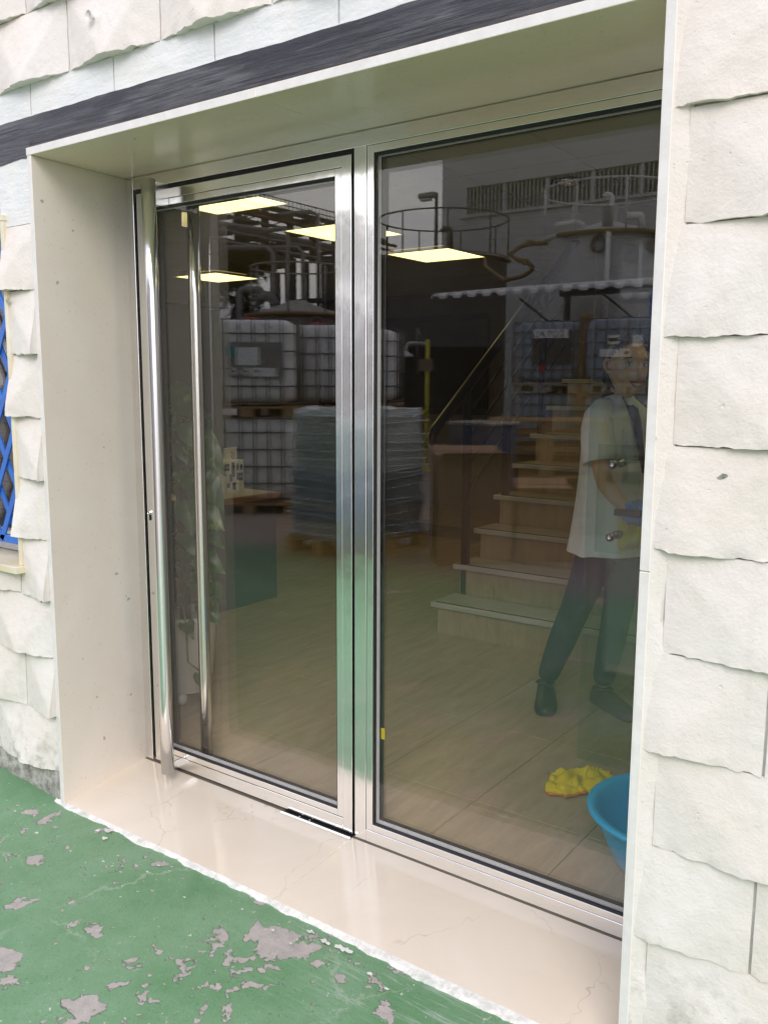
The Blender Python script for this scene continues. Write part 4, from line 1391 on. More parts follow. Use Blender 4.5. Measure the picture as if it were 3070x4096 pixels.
inhead('lips', bm, 'lip', parent=head)
bm = bmesh.new(); tube(bm, [(.0855, -.021, -.060), (.0925, -.010, -.0645), (.0935, 0, -.0652), (.0925, .010, -.0645), (.0855, .021, -.060)], [.0015, .0042, .0048, .0042, .0015], 8)
inhead('teeth', bm, 'teeth', parent=head)
# hair: cap and low bun
bm = bmesh.new()
g = {}
for i in range(0, 31):
    for j in range(NP):
        th = .001 + PI * .80 * i / 30; ph = 2 * PI * j / NP
        p = headpt(th, ph)
        a = abs(((ph + PI) % (2 * PI)) - PI)      # angle away from the face
        hair_line = .50 if a < .5 else (.50 + (a - .5) * .55 if a < 1.45 else (1.02 + (a - 1.45) * 1.6))
        off = 1.0 + (.085 if th < hair_line + .25 else .02)
        g[(i, j)] = (p * (off + .01 * math.sin(j * 2.1)), th < min(hair_line + .30, 2.5))
vv = {}
def HV(i, j):
    j %= NP
    if (i, j) not in vv: vv[(i, j)] = bm.verts.new(g[(i, j)][0])
    return vv[(i, j)]
for i in range(30):
    for j in range(NP):
        if g[(i, j)][1] and g[(i + 1, (j + 1) % NP)][1]:
            bm.faces.new((HV(i, j), HV(i + 1, j), HV(i + 1, j + 1), HV(i, j + 1)))
bmesh.ops.create_uvsphere(bm, u_segments=18, v_segments=12, radius=.048, matrix=Matrix.Translation((-.105, 0, -.035)) @ Matrix.Diagonal((.9, 1.05, 1.1, 1)))
inhead('hair', bm, 'hair')
# held cloth and glove
def lump(name, mat, c, r, sc, seed, parent, amp=.35):
    bm = bmesh.new()
    bmesh.ops.create_icosphere(bm, subdivisions=4, radius=r)
    for v in bm.verts:
        n_ = noise.noise(v.co * (1.0 / r) * 1.5 + Vector((seed, 0, 0)))
        n2 = abs(noise.noise(v.co * (1.0 / r) * 3.1 + Vector((0, seed, 0))))
        v.co *= 1 + amp * n_ - .35 * n2
        v.co = Vector((v.co.x * sc[0], v.co.y * sc[1], v.co.z * sc[2])) + Vector(c)
    return meshobj(name, bm, mat, parent, True)
gl_ = tag(lump('rubber_glove', 'glove', (1.475, 1.622, 1.005), .05, (1.0, 1.0, 1.15), 3, None), 'crumpled blue rubber glove held in the lowered hand of the woman', 'glove')
hc_ = tag(lump('held_cloth', 'yellowcloth', (1.462, 1.632, .935), .065, (.9, .8, 1.35), 9, None, .4), 'yellow cloth hanging below the blue glove of the woman', 'cloth')

# ================================================================== YARD BEHIND THE CAMERA (seen in the reflections)
G = -.022
# wrapped pallet
def pallet(root_name, label, loc, rz, w_=1.2, d_=.8, group=None, parent=None, mat='wood'):
    r = thing(root_name, label, 'pallet', loc, rz, group)
    bmb = bmesh.new(); box(bmb, -w_ / 2, -.05, 0, w_ / 2, .05, .022)
    b0 = meshobj('board', bmb, mat, r)
    ys_ = [-d_ / 2 + .06, -d_ / 4, 0, d_ / 4, d_ / 2 - .06]
    fst = True
    for z in (.122,):
        for y in ys_:
            o = b0 if fst else b0.copy()
            if not fst: link(o); o.parent = r
            fst = False
            o.location = (0, y, z)
    for y in (ys_[0], 0, ys_[-1]):
        o = b0.copy(); link(o); o.parent = r; o.location = (0, y, 0)
    bmk = bmesh.new(); box(bmk, -.07, -.05, .0225, .07, .05, .1215)
    k0 = meshobj('spacer_block', bmk, mat, r)
    fst = True
    for x in (-w_ / 2 + .07, 0, w_ / 2 - .07):
        for y in (ys_[0], 0, ys_[-1]):
            o = k0 if fst else k0.copy()
            if not fst: link(o); o.parent = r
            fst = False
            o.location = (x, y, 0)
    return r
PR_ = math.radians(-84)
pallet('pallet', 'wooden pallet under the film wrapped load reflected in the glass', (-2.27, -3.86, G), PR_, 1.06, .86)
ld = thing('wrapped_load', 'film wrapped stack of pale and blue cans on a pallet, reflected in the door glass', 'wrapped load', (-2.27, -3.86, G + .1445), PR_)
def lumpy_box(name, mat, x, y, z0, z1, seed, parent, amp=.012, step=.035):
    bm = bmesh.new()
    bmesh.ops.create_cube(bm, size=1)
    bmesh.ops.subdivide_edges(bm, edges=bm.edges[:], cuts=22, use_grid_fill=True)
    for v in bm.verts:
        p = v.co * 2
        # superellipse rounding of the corners in plan
        l = (abs(p.x) ** 8 + abs(p.y) ** 8) ** (1 / 8)
        if l > 0 and max(abs(p.x), abs(p.y)) > .01:
            sc_ = max(abs(p.x), abs(p.y)) / l
            p.x *= sc_; p.y *= sc_
        q = Vector((p.x * x / 2, p.y * y / 2, z0 + (z1 - z0) * (p.z + 1) / 2))
        d = noise.noise(Vector((q.x * 4, q.y * 4, q.z * 8 + seed))) * amp + noise.noise(Vector((q.x * 9, q.y * 9, q.z * 42 + seed))) * amp * .35
        d += .010 * math.cos((q.z) * 2 * PI / .29)
        s = 1 + d / (max(x, y) / 2)
        v.co = Vector((q.x * s, q.y * s, q.z + noise.noise(Vector((q.x * 6, q.y * 6, seed))) * amp * (1 if p.z > .9 else 0)))
    return meshobj(name, bm, mat, parent, True)
lumpy_box('lower_cans', 'wrapb', 1.03, .84, .0, .60, 1, ld)
lumpy_box('upper_cans', 'wrap', 1.0, .81, .601, 1.10, 5, ld)
lumpy_box('crumpled_top_film', 'film', .98, .79, 1.101, 1.165, 9, ld, .03)
boxo('paper_label', 'paper', (.10, -.428, .80), (.32, -.424, 1.02), ld)
boxo('paper_label', 'paper', (.515, -.15, .72), (.519, .10, .92), ld)
bm = bmesh.new()
for i in range(14):
    z = .06 + .075 * i
    a = rnd.uniform(-.03, .03)
    hx, hy = (.525, .43) if z < .6 else (.51, .415)
    pts = [(-hx, -hy, z + a), (0, -hy - .004, z), (hx, -hy, z - a), (hx + .004, 0, z + a), (hx, hy, z + a * 2), (-hx, hy, z), (-hx, 0, z + a)]
    tube(bm, pts, .0035, 4, False, True)
meshobj('film_folds', bm, 'film', ld, True)

# intermediate bulk containers
def ibc(label, loc, rz, mat='hdpe', proto=None, group='caged liquid totes in the yard', plates=0, base='galv'):
    if proto is not None:
        r = copy_tree(proto)
        r.location = loc; r.rotation_euler = (0, 0, rz); r['label'] = label
        return r
    r = thing('liquid_tote', label, 'tote', loc, rz, group)
    L, D2, Hh = 1.16, .96, 1.0
    bm = bmesh.new()
    nx_ = 12
    bmesh.ops.create_cube(bm, size=1)
    bmesh.ops.subdivide_edges(bm, edges=bm.edges[:], cuts=13, use_grid_fill=True)
    for v in bm.verts:
        p = v.co * 2
        l = (abs(p.x) ** 7 + abs(p.y) ** 7 + abs(p.z) ** 9) ** (1 / 7.5)
        mxx = max(abs(p.x), abs(p.y), abs(p.z))
        p *= mxx / max(l, 1e-6)
        v.co = Vector((p.x * (L / 2 - .025), p.y * (D2 / 2 - .025), .145 + Hh / 2 + p.z * Hh / 2 * .985))
        if abs(p.z) < .93:
            v.co.x += .006 * math.cos(v.co.y * 30) * (1 if abs(p.x) > .8 else 0)
            v.co.y += .006 * math.cos(v.co.x * 30) * (1 if abs(p.y) > .8 else 0)
    meshobj('bottle', bm, mat, r, True)
    bm = bmesh.new(); lathe(bm, [(.09, 1.135), (.095, 1.165), (.085, 1.172), (0, 1.175)], 20); meshobj('lid', bm, 'redprint' if mat == 'hdpe' else 'black', r, True)
    bm = bmesh.new(); box(bm, -.004, -.004, 0, .004, .004, 1); 
    bm.free()
    bmv = bmesh.new(); tube(bmv, [(0, 0, .14), (0, 0, 1.12)], .0095, 6)
    v0 = meshobj('cage_bar', bmv, 'cage', r, True)
    fst = True
    pos = []
    for i in range(8):
        x = -L / 2 + .01 + (L - .02) * i / 7
        pos += [(x, -D2 / 2), (x, D2 / 2)]
    for i in range(1, 6):
        y = -D2 / 2 + D2 * i / 6
        pos += [(-L / 2, y), (L / 2, y)]
    for (x, y) in pos:
        o = v0 if fst else v0.copy()
        if not fst: link(o); o.parent = r
        fst = False
        o.location = (x, y, 0)
    bmh = bmesh.new()
    c_ = .05
    loop = []
    for (sx, sy, a0) in ((1, 1, 0), (-1, 1, 90), (-1, -1, 180), (1, -1, 270)):
        for q in range(4):
            a = math.radians(a0 + 30 * q)
            loop.append((sx * (L / 2 - c_) + c_ * math.cos(a), sy * (D2 / 2 - c_) + c_ * math.sin(a), 0))
    tube(bmh, loop, .009, 6, False, True)
    h0 = meshobj('cage_ring', bmh, 'cage', r, True)
    for k, z in enumerate((.16, .36, .56, .76, .96, 1.12)):
        o = h0 if k == 0 else h0.copy()
        if k: link(o); o.parent = r
        o.location = (0, 0, z)
    bm = bmesh.new()
    for x in (-L / 2 + .09, 0, L / 2 - .09):
        for y in (-D2 / 2 + .07, 0, D2 / 2 - .07):
            box(bm, x - .07, y - .06, 0.002, x + .07, y + .06, .10)
    box(bm, -L / 2, -D2 / 2, .1005, L / 2, D2 / 2, .125)
    meshobj('base_pallet', bm, base, r)
    return r
tA = ibc('white caged tote, lower tier of the left stack reflected in the door glass', (-4.92, -5.18, G), math.radians(-38), base='wood')
def lab(r, kids):
    pass
tB = ibc('white caged tote, upper tier of the left stack reflected in the door glass', (-4.92, -5.18, G + 1.135), math.radians(-38), proto=tA)
ibc('white caged tote, lower tier behind the wrapped load', (-4.86, -6.35, G), math.radians(-30), proto=tA)
ibc('white caged tote, upper tier behind the wrapped load', (-4.86, -6.35, G + 1.135), math.radians(-30), proto=tA)
ibc('white caged tote with paper labels, lower tier right of the mullion', (-4.98, -7.42, G), math.radians(-28), proto=tA)
ibc('white caged tote with paper labels, upper tier right of the mullion', (-4.98, -7.42, G + 1.135), math.radians(-28), proto=tA)
def plate(root, name, mat, x, y, z, w_, h_, nrm, off=.02):
    """label plate on a tote side; nrm '+y' '-y' '+x' '-x'"""
    s = 1 if nrm[0] == '+' else -1
    if nrm[1] == 'y':
        return boxo(name, mat, (x - w_ / 2, min(y, y + s * .003), z - h_ / 2), (x + w_ / 2, max(y, y + s * .003), z + h_ / 2), root)
    return boxo(name, mat, (min(x, x + s * .003), y - w_ / 2, z - h_ / 2), (max(x, x + s * .003), y + w_ / 2, z + h_ / 2), root)
def diamond(root, name, mat, x, y, z, r, sgn=1, tri=False):
    bm = bmesh.new()
    P_ = [(-r, 0), (0, -r), (r, 0), (0, r)] if not tri else [(-r, r * .5), (0, -r * .6), (r, r * .5)]
    a = [bm.verts.new((x + p, y, z + q)) for p, q in P_]
    f = bm.faces.new(a)
    g_ = bmesh.ops.extrude_face_region(bm, geom=[f])
    for v in [q for q in g_['geom'] if isinstance(q, bmesh.types.BMVert)]: v.co.y += sgn * .002
    bmesh.ops.recalc_face_normals(bm, faces=bm.faces[:])
    return meshobj(name, bm, mat, root)
# labels on the upper left tote, long side facing the door
Yp = .4905
plate(tB, 'shipping_label', 'galv', .12, Yp, .66, .62, .40, '+y')
plate(tB, 'shipping_label', 'paper', .02, Yp + .004, .70, .26, .20, '+y')
plate(tB, 'shipping_label', 'teal', -.17, Yp + .004, .755, .10, .11, '+y')
plate(tB, 'shipping_label', 'paper', .20, Yp + .004, .52, .30, .10, '+y')
for x_ in (.12, -.0, -.14):
    diamond(tB, 'hazard_diamond', 'paper', x_, Yp + .008, .53, .055)
    diamond(tB, 'hazard_mark', 'blackprint', x_, Yp + .011, .525, .03, tri=True)
tR = [o for o in S.objects if o.get('label', '').startswith('white caged tote with paper labels, upper')][0]
plate(tR, 'shipping_label', 'paper', -.40, Yp, .62, .24, .20, '+y'); plate(tR, 'shipping_label', 'paper', -.40, Yp, .36, .24, .22, '+y')
plate(tR, 'warning_label', 'redprint', .1, Yp, .55, .12, .10, '+y')

# right hand totes below the canopy
tC = ibc('bluish caged tote with hazard labels, upper tier under the canopy by her head', (-2.45, -10.95, 1.38), math.radians(-14), mat='hdpeblue')
tD = ibc('bluish caged tote below the one with hazard labels', (-2.45, -10.95, .22), math.radians(-14), proto=tC)
tE = ibc('bluish caged tote with a red square label, upper tier under the canopy', (-3.75, -11.1, 1.38), math.radians(-14), proto=tC)
tF = ibc('bluish caged tote below the one with the red square label', (-3.75, -11.1, .22), math.radians(-14), proto=tC)
plate(tC, 'white_sheet', 'paper', -.10, Yp, .60, .46, .12, '+y')
plate(tC, 'white_sheet', 'paper', .22, Yp + .001, .78, .15, .17, '+y'); plate(tC, 'white_sheet', 'paper', -.13, Yp + .001, .80, .18, .14, '+y')
plate(tC, 'print_block', 'graypanel', -.13, Yp + .005, .80, .15, .05, '+y')
diamond(tC, 'hazard_diamond', 'blackprint', .07, Yp + .005, .60, .04); diamond(tC, 'hazard_diamond', 'blackprint', .10, Yp + .005, .50, .035)
plate(tC, 'hazard_panel', 'graypanel', .30, Yp, .62, .26, .26, '+y')
for z_ in (.68, .58):
    diamond(tC, 'hazard_triangle', 'paper', .30, Yp + .005, z_, .075, tri=True); diamond(tC, 'hazard_triangle', 'blackprint', .30, Yp + .008, z_, .058, tri=True)
plate(tE, 'red_label', 'redprint', -.08, Yp, .38, .09, .10, '+y')
plate(tE, 'poster', 'graypanel', .06, Yp, .72, .62, .55, '+y')
plate(tE, 'letter_strip', 'paper', .05, Yp + .004, .93, .56, .14, '+y')
for k_, ch in enumerate('ZOTAL'):
    cu = bpy.data.curves.new('letters', 'FONT'); cu.body = ch; cu.size = .14; cu.extrude = .001
    tmp_ = bpy.data.objects.new('letter_curve', cu)
    me_ = bpy.data.meshes.new_from_object(tmp_)
    bpy.data.objects.remove(tmp_); bpy.data.curves.remove(cu)
    o = link(bpy.data.objects.new('letter', me_)); me_.materials.clear(); me_.materials.append(M['navy'])
    o.parent = tE; o.rotation_euler = (PI / 2, 0, PI); o.location = (.27 - .105 * k_, Yp + .0075, .88)
for (x_, y_, lb) in ((-2.45, -10.95, 'row of timber bearers under the right tote stack'), (-3.75, -11.1, 'row of timber bearers under the left canopy stack')):
    r = thing('timber_bearers', lb, 'timber', (x_, y_, G), math.radians(-14))
    for q in (-.45, 0, .45): boxo('beam', 'wood', (q - .06, -.45, 0), (q + .06, .45, .241), r)
yp_ = thing('timber_post', 'ochre stained timber post between the canopy totes', 'post', (-3.02, -10.7, G))
boxo('shaft', 'wood', (-.09, -.04, 0), (.09, .04, 2.62), yp_)
for q in range(5):
    boxo('slat', 'yellowpipe', (-.085, .0405, .55 + .42 * q), (.085, .06, .90 + .42 * q), yp_)

# canopy with wavy edge
cn = thing('yard_canopy', 'corrugated canopy on slim posts over the totes in the yard', 'canopy')
bm = bmesh.new()
prev = None
nw = 420
x0c, x1c = -6.25, 2.6
for i in range(nw + 1):
    x = x0c + (x1c - x0c) * i / nw
    ph = (x % .30) / .30
    zz = .032 * (1 if .32 < ph < .68 else (max(0, 1 - abs(ph - .5) * 2 / .36 * 1 + .0) if abs(ph - .5) < .5 else 0))
    zz = .055 * max(0, min(1, (.5 - abs(ph - .5) - .22) / .12))
    cs = [bm.verts.new((x, -11.19, 3.07 + zz - .05)), bm.verts.new((x, -11.2, 3.07 + zz)), bm.verts.new((x, -15.0, 3.55 + zz))]
    if prev:
        for j in range(2): bm.faces.new((prev[j], prev[j + 1], cs[j + 1], cs[j]))
    prev = cs
meshobj('roof_sheet', bm, 'corr', cn)
boxo('edge_beam', 'darksteel', (x0c + 2.5, -11.34, 2.95), (x1c, -11.26, 3.055), cn)
for x in (-3.62, -2.18, -.2, 2.0):
    boxo('canopy_post', 'bluegrille' if x == -2.18 else 'darksteel', (x - .04, -11.33, G), (x + .04, -11.25, 2.949), cn)
for (xa, xb) in ((-3.62, -4.5), (-2.18, -3.0)):
    tubeo('brace', 'darksteel', [(xa, -11.30, 2.3), (xb, -11.30, 2.95)], .02, cn, 6)
# stack of pallets
for k in range(8):
    if k == 0:
        ps0 = pallet('pallet', 'bottom pallet of the tall pallet stack reflected behind the stairs', (-1.45, -6.05, G), math.radians(-28), 1.2, 1.0, 'stacked wooden pallets in the yard')
        continue
    r = copy_tree(ps0)
    r.location = (-1.45 + rnd.uniform(-.02, .02), -6.05 + rnd.uniform(-.02, .02), G + .146 * k)
    r['label'] = ['', 'second', 'third', 'fourth', 'fifth', 'sixth', 'seventh', 'topmost'][k] + ' pallet from the ground in the tall pallet stack in the yard'
# cartons and bin
def carton(label, x, y, z, sx, sy, sz, rz):
    r = thing('carton', label, 'carton', (x, y, z), rz)
    boxo('box_body', 'carton', (-sx / 2, -sy / 2, 0), (sx / 2, sy / 2, sz), r, .003)
    for q in (-1, 1):
        b_ = boxo('flap', 'carton', (-sx / 2 + .005, min(0, q * .16), 0), (sx / 2 - .005, max(0, q * .16), .004), r)
        b_.location = (0, q * sy / 2, sz + .001); b_.rotation_euler = (q * .25, 0, 0)
    return r
carton('large plain carton standing on the yard floor left of the pallet stack', -1.18, -4.05, G, .62, .55, .93, math.radians(-40))
carton('lower brown carton behind the large plain carton', -.72, -4.55, G, .5, .5, .62, math.radians(-32))
bi = thing('yard_bin', 'slate blue plastic bin with a pale rim among the cartons', 'bin', (-1.60, -5.0, G), .2)
bm = bmesh.new()
vs0 = [(-.25, -.22), (.25, -.22), (.25, .22), (-.25, .22)]
a = [bm.verts.new((x * .85, y * .85, .0)) for x, y in vs0]; b = [bm.verts.new((x, y, 1.13)) for x, y in vs0]
bm.faces.new(a[::-1]); bm.faces.new(b)
for i in range(4): bm.faces.new((a[i], a[(i + 1) % 4], b[(i + 1) % 4], b[i]))
meshobj('bin_body', bm, 'bin', bi)
boxo('bin_lid', 'galv', (-.27, -.24, 1.131), (.27, .24, 1.17), bi, .01)
boxo('bin_label', 'paper', (-.04, .2205, .70), (.02, .2235, .88), bi)

# safety shower
sh = thing('safety_shower', 'yellow pipe emergency shower with a bell head and pull triangle', 'safety shower', (-5.85, -10.49, G))
tubeo('standpipe', 'yellow', [(0, 0, 0), (0, 0, 1.2), (0, 0, 2.29)], .035, sh, 12)
tubeo('arm', 'tankgrey', [(0, 0, 2.22)] + arc((-.34, 0, 2.24), (-.46, 0, 2.24), (-.46, 0, 2.10), 5), .028, sh, 10)
bm = bmesh.new(); lathe(bm, [(.02, 2.11), (.035, 2.08), (.11, 2.045), (.14, 2.01), (.13, 2.0), (0, 2.01)], 24, (-.46, 0)); meshobj('shower_head', bm, 'white', sh, True)
bm = bmesh.new(); tube(bm, [(-.21, .02, 2.5), (-.21, .02, 1.75)], .008, 5); tube(bm, [(-.21, .02, 2.5), (-.08, .02, 2.24)], .008, 5)
tube(bm, [(-.21, .02, 1.76), (-.30, .02, 1.62), (-.12, .02, 1.62)], .008, 5, False, True); meshobj('pull_rod', bm, 'galv', sh, True)
boxo('sign_plate', 'sign', (-.15, .045, 1.75), (.14, .055, 1.95), sh)
bm = bmesh.new(); lathe(bm, [(0, .98), (.10, 1.0), (.13, 1.06), (.12, 1.06), (.09, 1.02), (0, 1.0)], 18, (-.08, .08)); meshobj('eye_wash_bowl', bm, 'yellow', sh, True)
bm = bmesh.new(); lathe(bm, [(0, .0), (.15, .0), (.15, .02), (.04, .03), (.04, .12)], 18); meshobj('base_flange', bm, 'yellow', sh, True)

# tanks ----------------------------------------------------------------
def tank(name_label, x, y, r, zt, rise, mat, dome, rail_h, posts, rail_mat='darksteel'):
    t = thing('storage_tank', name_label, 'tank', (x, y, G))
    zt -= G
    bm = bmesh.new()
    lathe(bm, [(r, 0), (r, zt * .5), (r + .012, zt * .5 + .01), (r + .012, zt * .5 + .08), (r, zt * .5 + .09), (r, zt)], 48)
    meshobj('shell', bm, mat, t, True)
    bm = bmesh.new(); lathe(bm, [(r + .05, zt - .06), (r + .06, zt - .02), (r + .05, zt + .01), (r * .7, zt + rise * .35), (r * .35, zt + rise * .75), (.22, zt + rise), (0, zt + rise + .02)], 48); meshobj('dome', bm, dome, t, True)
    for z in (zt + rail_h,):
        bm = bmesh.new(); tube(bm, [((r + .02) * math.cos(2 * PI * k / 48), (r + .02) * math.sin(2 * PI * k / 48), z) for k in range(48)], .022, 6, False, True)
        meshobj('guard_ring', bm, rail_mat, t, True)
        if rail_h < 1.0: break
    bm = bmesh.new(); tube(bm, [(r + .02, 0, zt - .03), (r + .02, 0, zt + rail_h)], .022, 6)
    p0 = meshobj('guard_post', bm, rail_mat, t, True)
    for k in range(posts):
        o = p0 if k == 0 else p0.copy()
        if k: link(o); o.parent = t
        o.rotation_euler = (0, 0, 2 * PI * k / posts + .25)
    return t
tkA = tank('beige tank with a domed lid and guard rail below the pipe rack', -11.6, -13.6, 1.10, 3.10, .34, 'tankbeige', 'tankdome', 1.10, 8, 'galv')
tkB = tank('dark brown tank with a tall guard ring beside the street lamp', -10.3, -18.0, 1.70, 4.78, .25, 'tankdark', 'tankdark', 1.02, 9)
tkC = tank('pale grey tank with a shallow cone lid above the canopy', -5.25, -16.9, 1.48, 4.70, .38, 'tankgrey', 'tankgrey', 1.05, 9, 'corr')
# ochre lagged pipes and hoses on the tanks
def ring_pipe(root, r, z, a0, a1, mat, rad):
    bm = bmesh.new(); tube(bm, [(r * math.cos(a0 + (a1 - a0) * k / 30), r * math.sin(a0 + (a1 - a0) * k / 30), z - G) for k in range(31)], rad, 8)
    meshobj('ring_pipe', bm, mat, root, True)
ring_pipe(tkA, 1.22, 3.06, -.6, 2.6, 'yellowpipe', .045)
ring_pipe(tkB, 1.78, 4.72, -.6, 2.4, 'galv', .03)
ring_pipe(tkC, 1.60, 4.66, 0, 1.9, 'yellowpipe', .05)
for a in (.5, 1.3):
    for tk, rr, zz in ((tkA, 1.22, 2.86), (tkC, 1.55, 4.42)):
        bm = bmesh.new(); lathe(bm, [(0, -.05), (.14, -.05), (.18, -.02), (.18, .02), (0, .03)], 20)
        o = meshobj('flange', bm, 'galv', tk, True); o.rotation_euler = (PI / 2, 0, a - PI / 2); o.location = (rr * math.cos(a), rr * math.sin(a), zz)
ho = thing('lagged_hose', 'ochre lagged hose looping from the pale tank towards the dark tank', 'hose')
tubeo('hose', 'yellowpipe', [(-5.96, -15.3, 4.50), (-6.2, -15.0, 4.48), (-6.38, -14.88, 4.42), (-6.54, -14.72, 4.25), (-6.40, -14.8, 4.13), (-6.22, -14.9, 4.08), (-6.15, -15.0, 4.0), (-6.22, -15.13, 3.93), (-6.6, -15.5, 3.88), (-7.3, -15.9, 3.86), (-8.2, -16.6, 4.3), (-8.7, -17.4, 4.66)], .05, ho, 8)
for p in ((-6.2, -15.0, 4.48), (-6.25, -14.88, 4.09)):
    bm = bmesh.new(); bmesh.ops.create_cube(bm, size=.12, matrix=Matrix.Translation(p)); meshobj('valve', bm, 'yellowpipe', ho)
vpz = thing('vent_pipes', 'white swan neck vent pipes rising beside the pale tank', 'pipes')
tubeo('vent_pipe', 'white', [(-4.60, -15.33, 0), (-4.60, -15.33, 4.6), (-4.92, -16.0, 4.75), (-4.92, -16.25, 5.35)] + arc((-4.92, -16.25, 5.45), (-4.92, -16.25, 5.56), (-5.03, -16.2, 5.56), 4) + [(-5.09, -16.18, 5.5)], .05, vpz, 10)
tubeo('vent_pipe', 'pipe', [(-4.88, -15.95, 4.62), (-4.88, -15.95, 5.25)], .11, vpz, 12)
tubeo('vent_pipe', 'white', [(-5.92, -15.55, 4.90), (-5.50, -15.75, 4.97), (-5.40, -15.80, 4.93), (-5.36, -15.84, 4.70)], .055, vpz, 10)
tubeo('vent_pipe', 'white', [(-4.32, -15.6, 4.95), (-4.1, -15.75, 4.95), (-4.05, -15.8, 4.7)], .08, vpz, 10)
vp2 = thing('dark_vent_pipe', 'dark swan neck vent pipe on the dark brown tank', 'pipe')
tubeo('vent_pipe', 'darksteel', [(-9.35, -16.85, 4.8), (-9.35, -16.85, 5.2)] + arc((-9.35, -16.85, 5.25), (-9.35, -16.85, 5.36), (-9.5, -16.75, 5.34), 4) + [(-9.55, -16.72, 5.26)], .06, vp2, 10)

# vertical pipes by tank A
rp = thing('riser_pipes', 'group of tall grey riser pipes with bends around the domed beige tank', 'pipes')
for pts in ([(-13.15, -14.40, 0), (-13.20, -14.5, 3.6), (-13.27, -14.56, 4.8), (-13.45, -14.5, 4.95), (-14.6, -14.2, 5.0)],
            [(-12.83, -14.62, 0), (-12.83, -14.62, 3.5), (-13.0, -14.83, 5.25), (-13.1, -14.8, 5.43), (-13.5, -14.6, 5.38), (-15.5, -13.4, 5.75)],
            [(-12.52, -14.85, 0), (-12.55, -14.9, 3.6), (-12.65, -15.01, 4.8), (-12.78, -14.98, 4.95), (-14.4, -14.6, 5.0)],
            [(-12.30, -15.2, 0), (-12.38, -15.30, 3.6), (-12.41, -15.34, 5.75), (-12.6, -15.25, 5.85), (-13.3, -14.9, 5.8)]):
    bm = bmesh.new(); tube(bm, pts, .055, 8); meshobj('riser', bm, 'pipe', rp, True)
tubeo('bend_pipe', 'pipe', [(-13.80, -13.87, 0), (-13.80, -13.87, 3.7)] + arc((-13.80, -13.87, 3.75), (-13.8, -13.9, 3.86), (-13.70, -13.95, 3.86), 4) + arc((-13.50, -14.2, 3.86), (-13.40, -14.25, 3.86), (-13.36, -14.28, 3.72), 4), .085, rp, 10)
tubeo('bend_pipe', 'pipe', arc((-13.42, -14.2, 3.62), (-13.20, -14.3, 3.80), (-13.10, -14.4, 3.55), 5) + [(-13.08, -14.42, 3.3)], .13, rp, 10)
boxo('cross_beam', 'darksteel', (-13.3, -15.2, 3.54), (-11.9, -15.1, 3.66), rp)
boxo('leg_post', 'darksteel', (-12.70, -15.18, 0), (-12.58, -15.06, 4.6), rp)
boxo('leg_post', 'darksteel', (-12.25, -15.45, 0), (-11.95, -15.25, 4.7), rp)

# pipe rack
rk = thing('pipe_rack', 'overhead steel pipe rack crossing the sky behind the yard', 'pipe rack')
XR = -18.0
ys_ = [-14.4, -15.6, -16.85, -18.05, -19.28, -20.50, -21.66, -22.9, -24.2]
for y in ys_:
    boxo('rack_post', 'darksteel', (XR - .09, y - .09, 5.7 if y > -24 else 0), (XR + .09, y + .09, 7.25), rk)
for y in (-16.85, -20.5, -24.2):
    boxo('rack_leg', 'darksteel', (XR - .14, y - .14, G), (XR + .14, y + .14, 5.69), rk)
for (x_, z, r_, mt) in ((0, 6.95, .09, 'rust'), (.5, 6.72, .06, 'rust'), (.35, 6.55, .05, 'pipe'), (0, 6.30, .13, 'pipe'), (.45, 6.08, .06, 'pipe'), (0, 5.85, .12, 'darksteel'), (.7, 5.72, .05, 'pipe'), (-.4, 7.05, .07, 'rust')):
    bm = bmesh.new(); tube(bm, [(XR + x_, -12, z), (XR + x_, -26, z)], r_, 8); meshobj('long_pipe', bm, mt, rk, True)
for y in ys_:
    for z in (6.85, 6.42, 5.95):
        boxo('outrigger', 'darksteel', (XR + .091, y - .05, z - .06), (XR + .9, y + .05, z + .06), rk)
for a, b in zip(ys_[:-1], ys_[1:]):
    for (za, zb) in ((5.95, 6.5), (6.5, 7.0)):
        bm = bmesh.new(); tube(bm, [(XR, a, za), (XR, b, zb)], .022, 5); meshobj('cross_brace', bm, 'darksteel', rk)
wk = thing('rack_walkway', 'thin railed walkway running along the top of the pipe rack', 'walkway')
for z in (7.35, 7.5, 7.68):
    bm = bmesh.new(); tube(bm, [(XR - .3, -12, z), (XR - .3, -26, z - .05)], .018, 5); meshobj('handrail', bm, 'darksteel', wk)
bm = bmesh.new()
for i in range(70): box(bm, XR - .31, -12 - .2 * i - .008, 7.3, XR - .29, -12 - .2 * i + .008, 7.68)
o = meshobj('railing_mesh', bm, 'darksteel', wk); o['kind'] = 'stuff'
boxo('walkway_deck', 'darksteel', (XR - .7, -26, 7.28), (XR - .2, -12, 7.33), wk)

# dark shed roof at the far left and its columns
sr = thing('open_shed', 'dark open sided shed roof left of the pine tree', 'shed')
boxo('roof_slab', 'darkshed', (-34, -25.2, 6.15), (-22.3, -14.5, 6.75), sr)
for k in range(6): boxo('roof_purlin', 'darksteel', (-34, -16.0 - 1.7 * k, 5.95), (-22.3, -15.85 - 1.7 * k, 6.14), sr)
boxo('shed_column', 'darksteel', (-22.8, -24.9, G), (-22.5, -24.6, 5.94), sr); boxo('shed_column', 'darksteel', (-22.8, -15.5, G), (-22.5, -15.2, 5.94), sr)

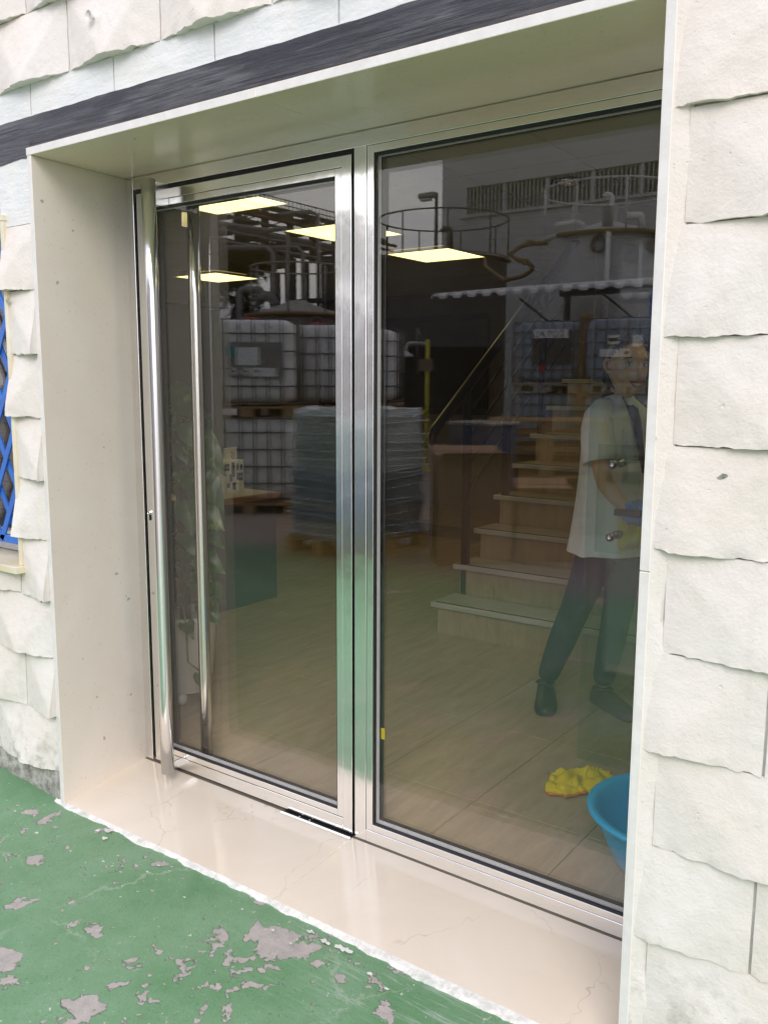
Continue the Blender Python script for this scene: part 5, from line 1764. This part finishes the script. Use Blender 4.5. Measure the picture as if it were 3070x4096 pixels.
# pine tree
pt = thing('pine_tree', 'dark pine tree with drooping needle tufts behind the totes', 'tree', (-19.5, -19.6, G))
tubeo('trunk', 'bark', [(0, 0, 0), (.1, .05, 2.0), (0, .1, 4.2), (.1, 0, 7.0)], [.22, .18, .13, .04], pt, 8)
bm = bmesh.new(); bmb = bmesh.new()
pr = random.Random(5)
for k in range(64):
    z = 2.3 + 4.6 * pr.random()
    a = pr.random() * 2 * PI
    L = (1.75 - (z - 2.3) * .17) * pr.uniform(.45, 1)
    p0 = Vector((0, .05, z)); p1 = Vector((math.cos(a) * L, math.sin(a) * L, z - .15 * L + pr.uniform(-.2, .3)))
    tube(bmb, arc(p0, (p0 + p1) / 2 + Vector((0, 0, .2)), p1, 4), [.05, .045, .035, .025, .012], 5)
    for q in range(9):
        c0 = p0.lerp(p1, .3 + .75 * q / 8) + Vector((pr.uniform(-.2, .2), pr.uniform(-.2, .2), pr.uniform(-.15, .15)))
        for n_ in range(34):
            d = Vector((pr.gauss(0, 1), pr.gauss(0, 1), pr.gauss(-.15, .8))).normalized() * pr.uniform(.16, .34)
            s_ = d.cross(Vector((pr.random() - .5, pr.random() - .5, pr.random() - .5))).normalized() * .010
            e_ = c0 + d + Vector((0, 0, -.04))
            bm.faces.new([bm.verts.new(c0 + s_), bm.verts.new(c0 - s_), bm.verts.new(e_)])
meshobj('crown', bm, 'pine', pt)
meshobj('limbs', bmb, 'bark', pt, True)

# street lamp
la = thing('street_lamp', 'grey street lamp beside the corner of the warehouse', 'street lamp', (-12.2, -20.6, G))
tubeo('pole', 'darksteel', [(0, 0, 0), (0, 0, 4), (0, 0, 7.15)], [.09, .075, .05], la, 10)
bm = bmesh.new(); box(bm, -.62, -.13, 7.06, .0, .13, 7.22, .04); meshobj('lamp_head', bm, 'galv', la)
bm = bmesh.new(); box(bm, -.56, -.1, 6.99, -.2, .1, 7.058, .02); meshobj('lamp_glass', bm, 'white', la)

# warehouse
wh = thing('warehouse', 'pale grey warehouse wall with a long high louvred window band', 'warehouse')
YW = -24.2
boxo('wall', 'whall', (-14.28, YW - 8, G), (12, YW, 7.16), wh)
boxo('wall', 'whall', (-14.28, YW - 8, 8.06), (12, YW, 10.5), wh)
boxo('wall', 'whall', (-14.28, YW - 8, 7.161), (-13.30, YW, 8.059), wh)
boxo('window_recess', 'winlit', (-13.30, YW - .6, 7.161), (12, YW - .55, 8.059), wh)
boxo('window_sill', 'whall', (-13.5, YW + .001, 7.06), (12, YW + .10, 7.155), wh)
bmv = bmesh.new(); box(bmv, -.02, -.04, 7.165, .02, 0, 8.055)
l0 = meshobj('louvre_bar', bmv, 'louvre', wh)
for k in range(178):
    o = l0 if k == 0 else l0.copy()
    if k: link(o); o.parent = wh
    o.location = (-13.22 + .14 * k, YW - .08, 0)
bmv = bmesh.new(); box(bmv, -.05, -.10, 7.163, .05, 0, 8.057)
l0 = meshobj('window_mullion', bmv, 'whall', wh)
for k in range(15):
    o = l0 if k == 0 else l0.copy()
    if k: link(o); o.parent = wh
    o.location = (-11.9 + 1.55 * k, YW - .05, 0)
for z in (1.8, 3.7, 5.5):
    boxo('panel_joint', 'louvre', (-14.2, YW + .001, z), (12, YW + .006, z + .02), wh)
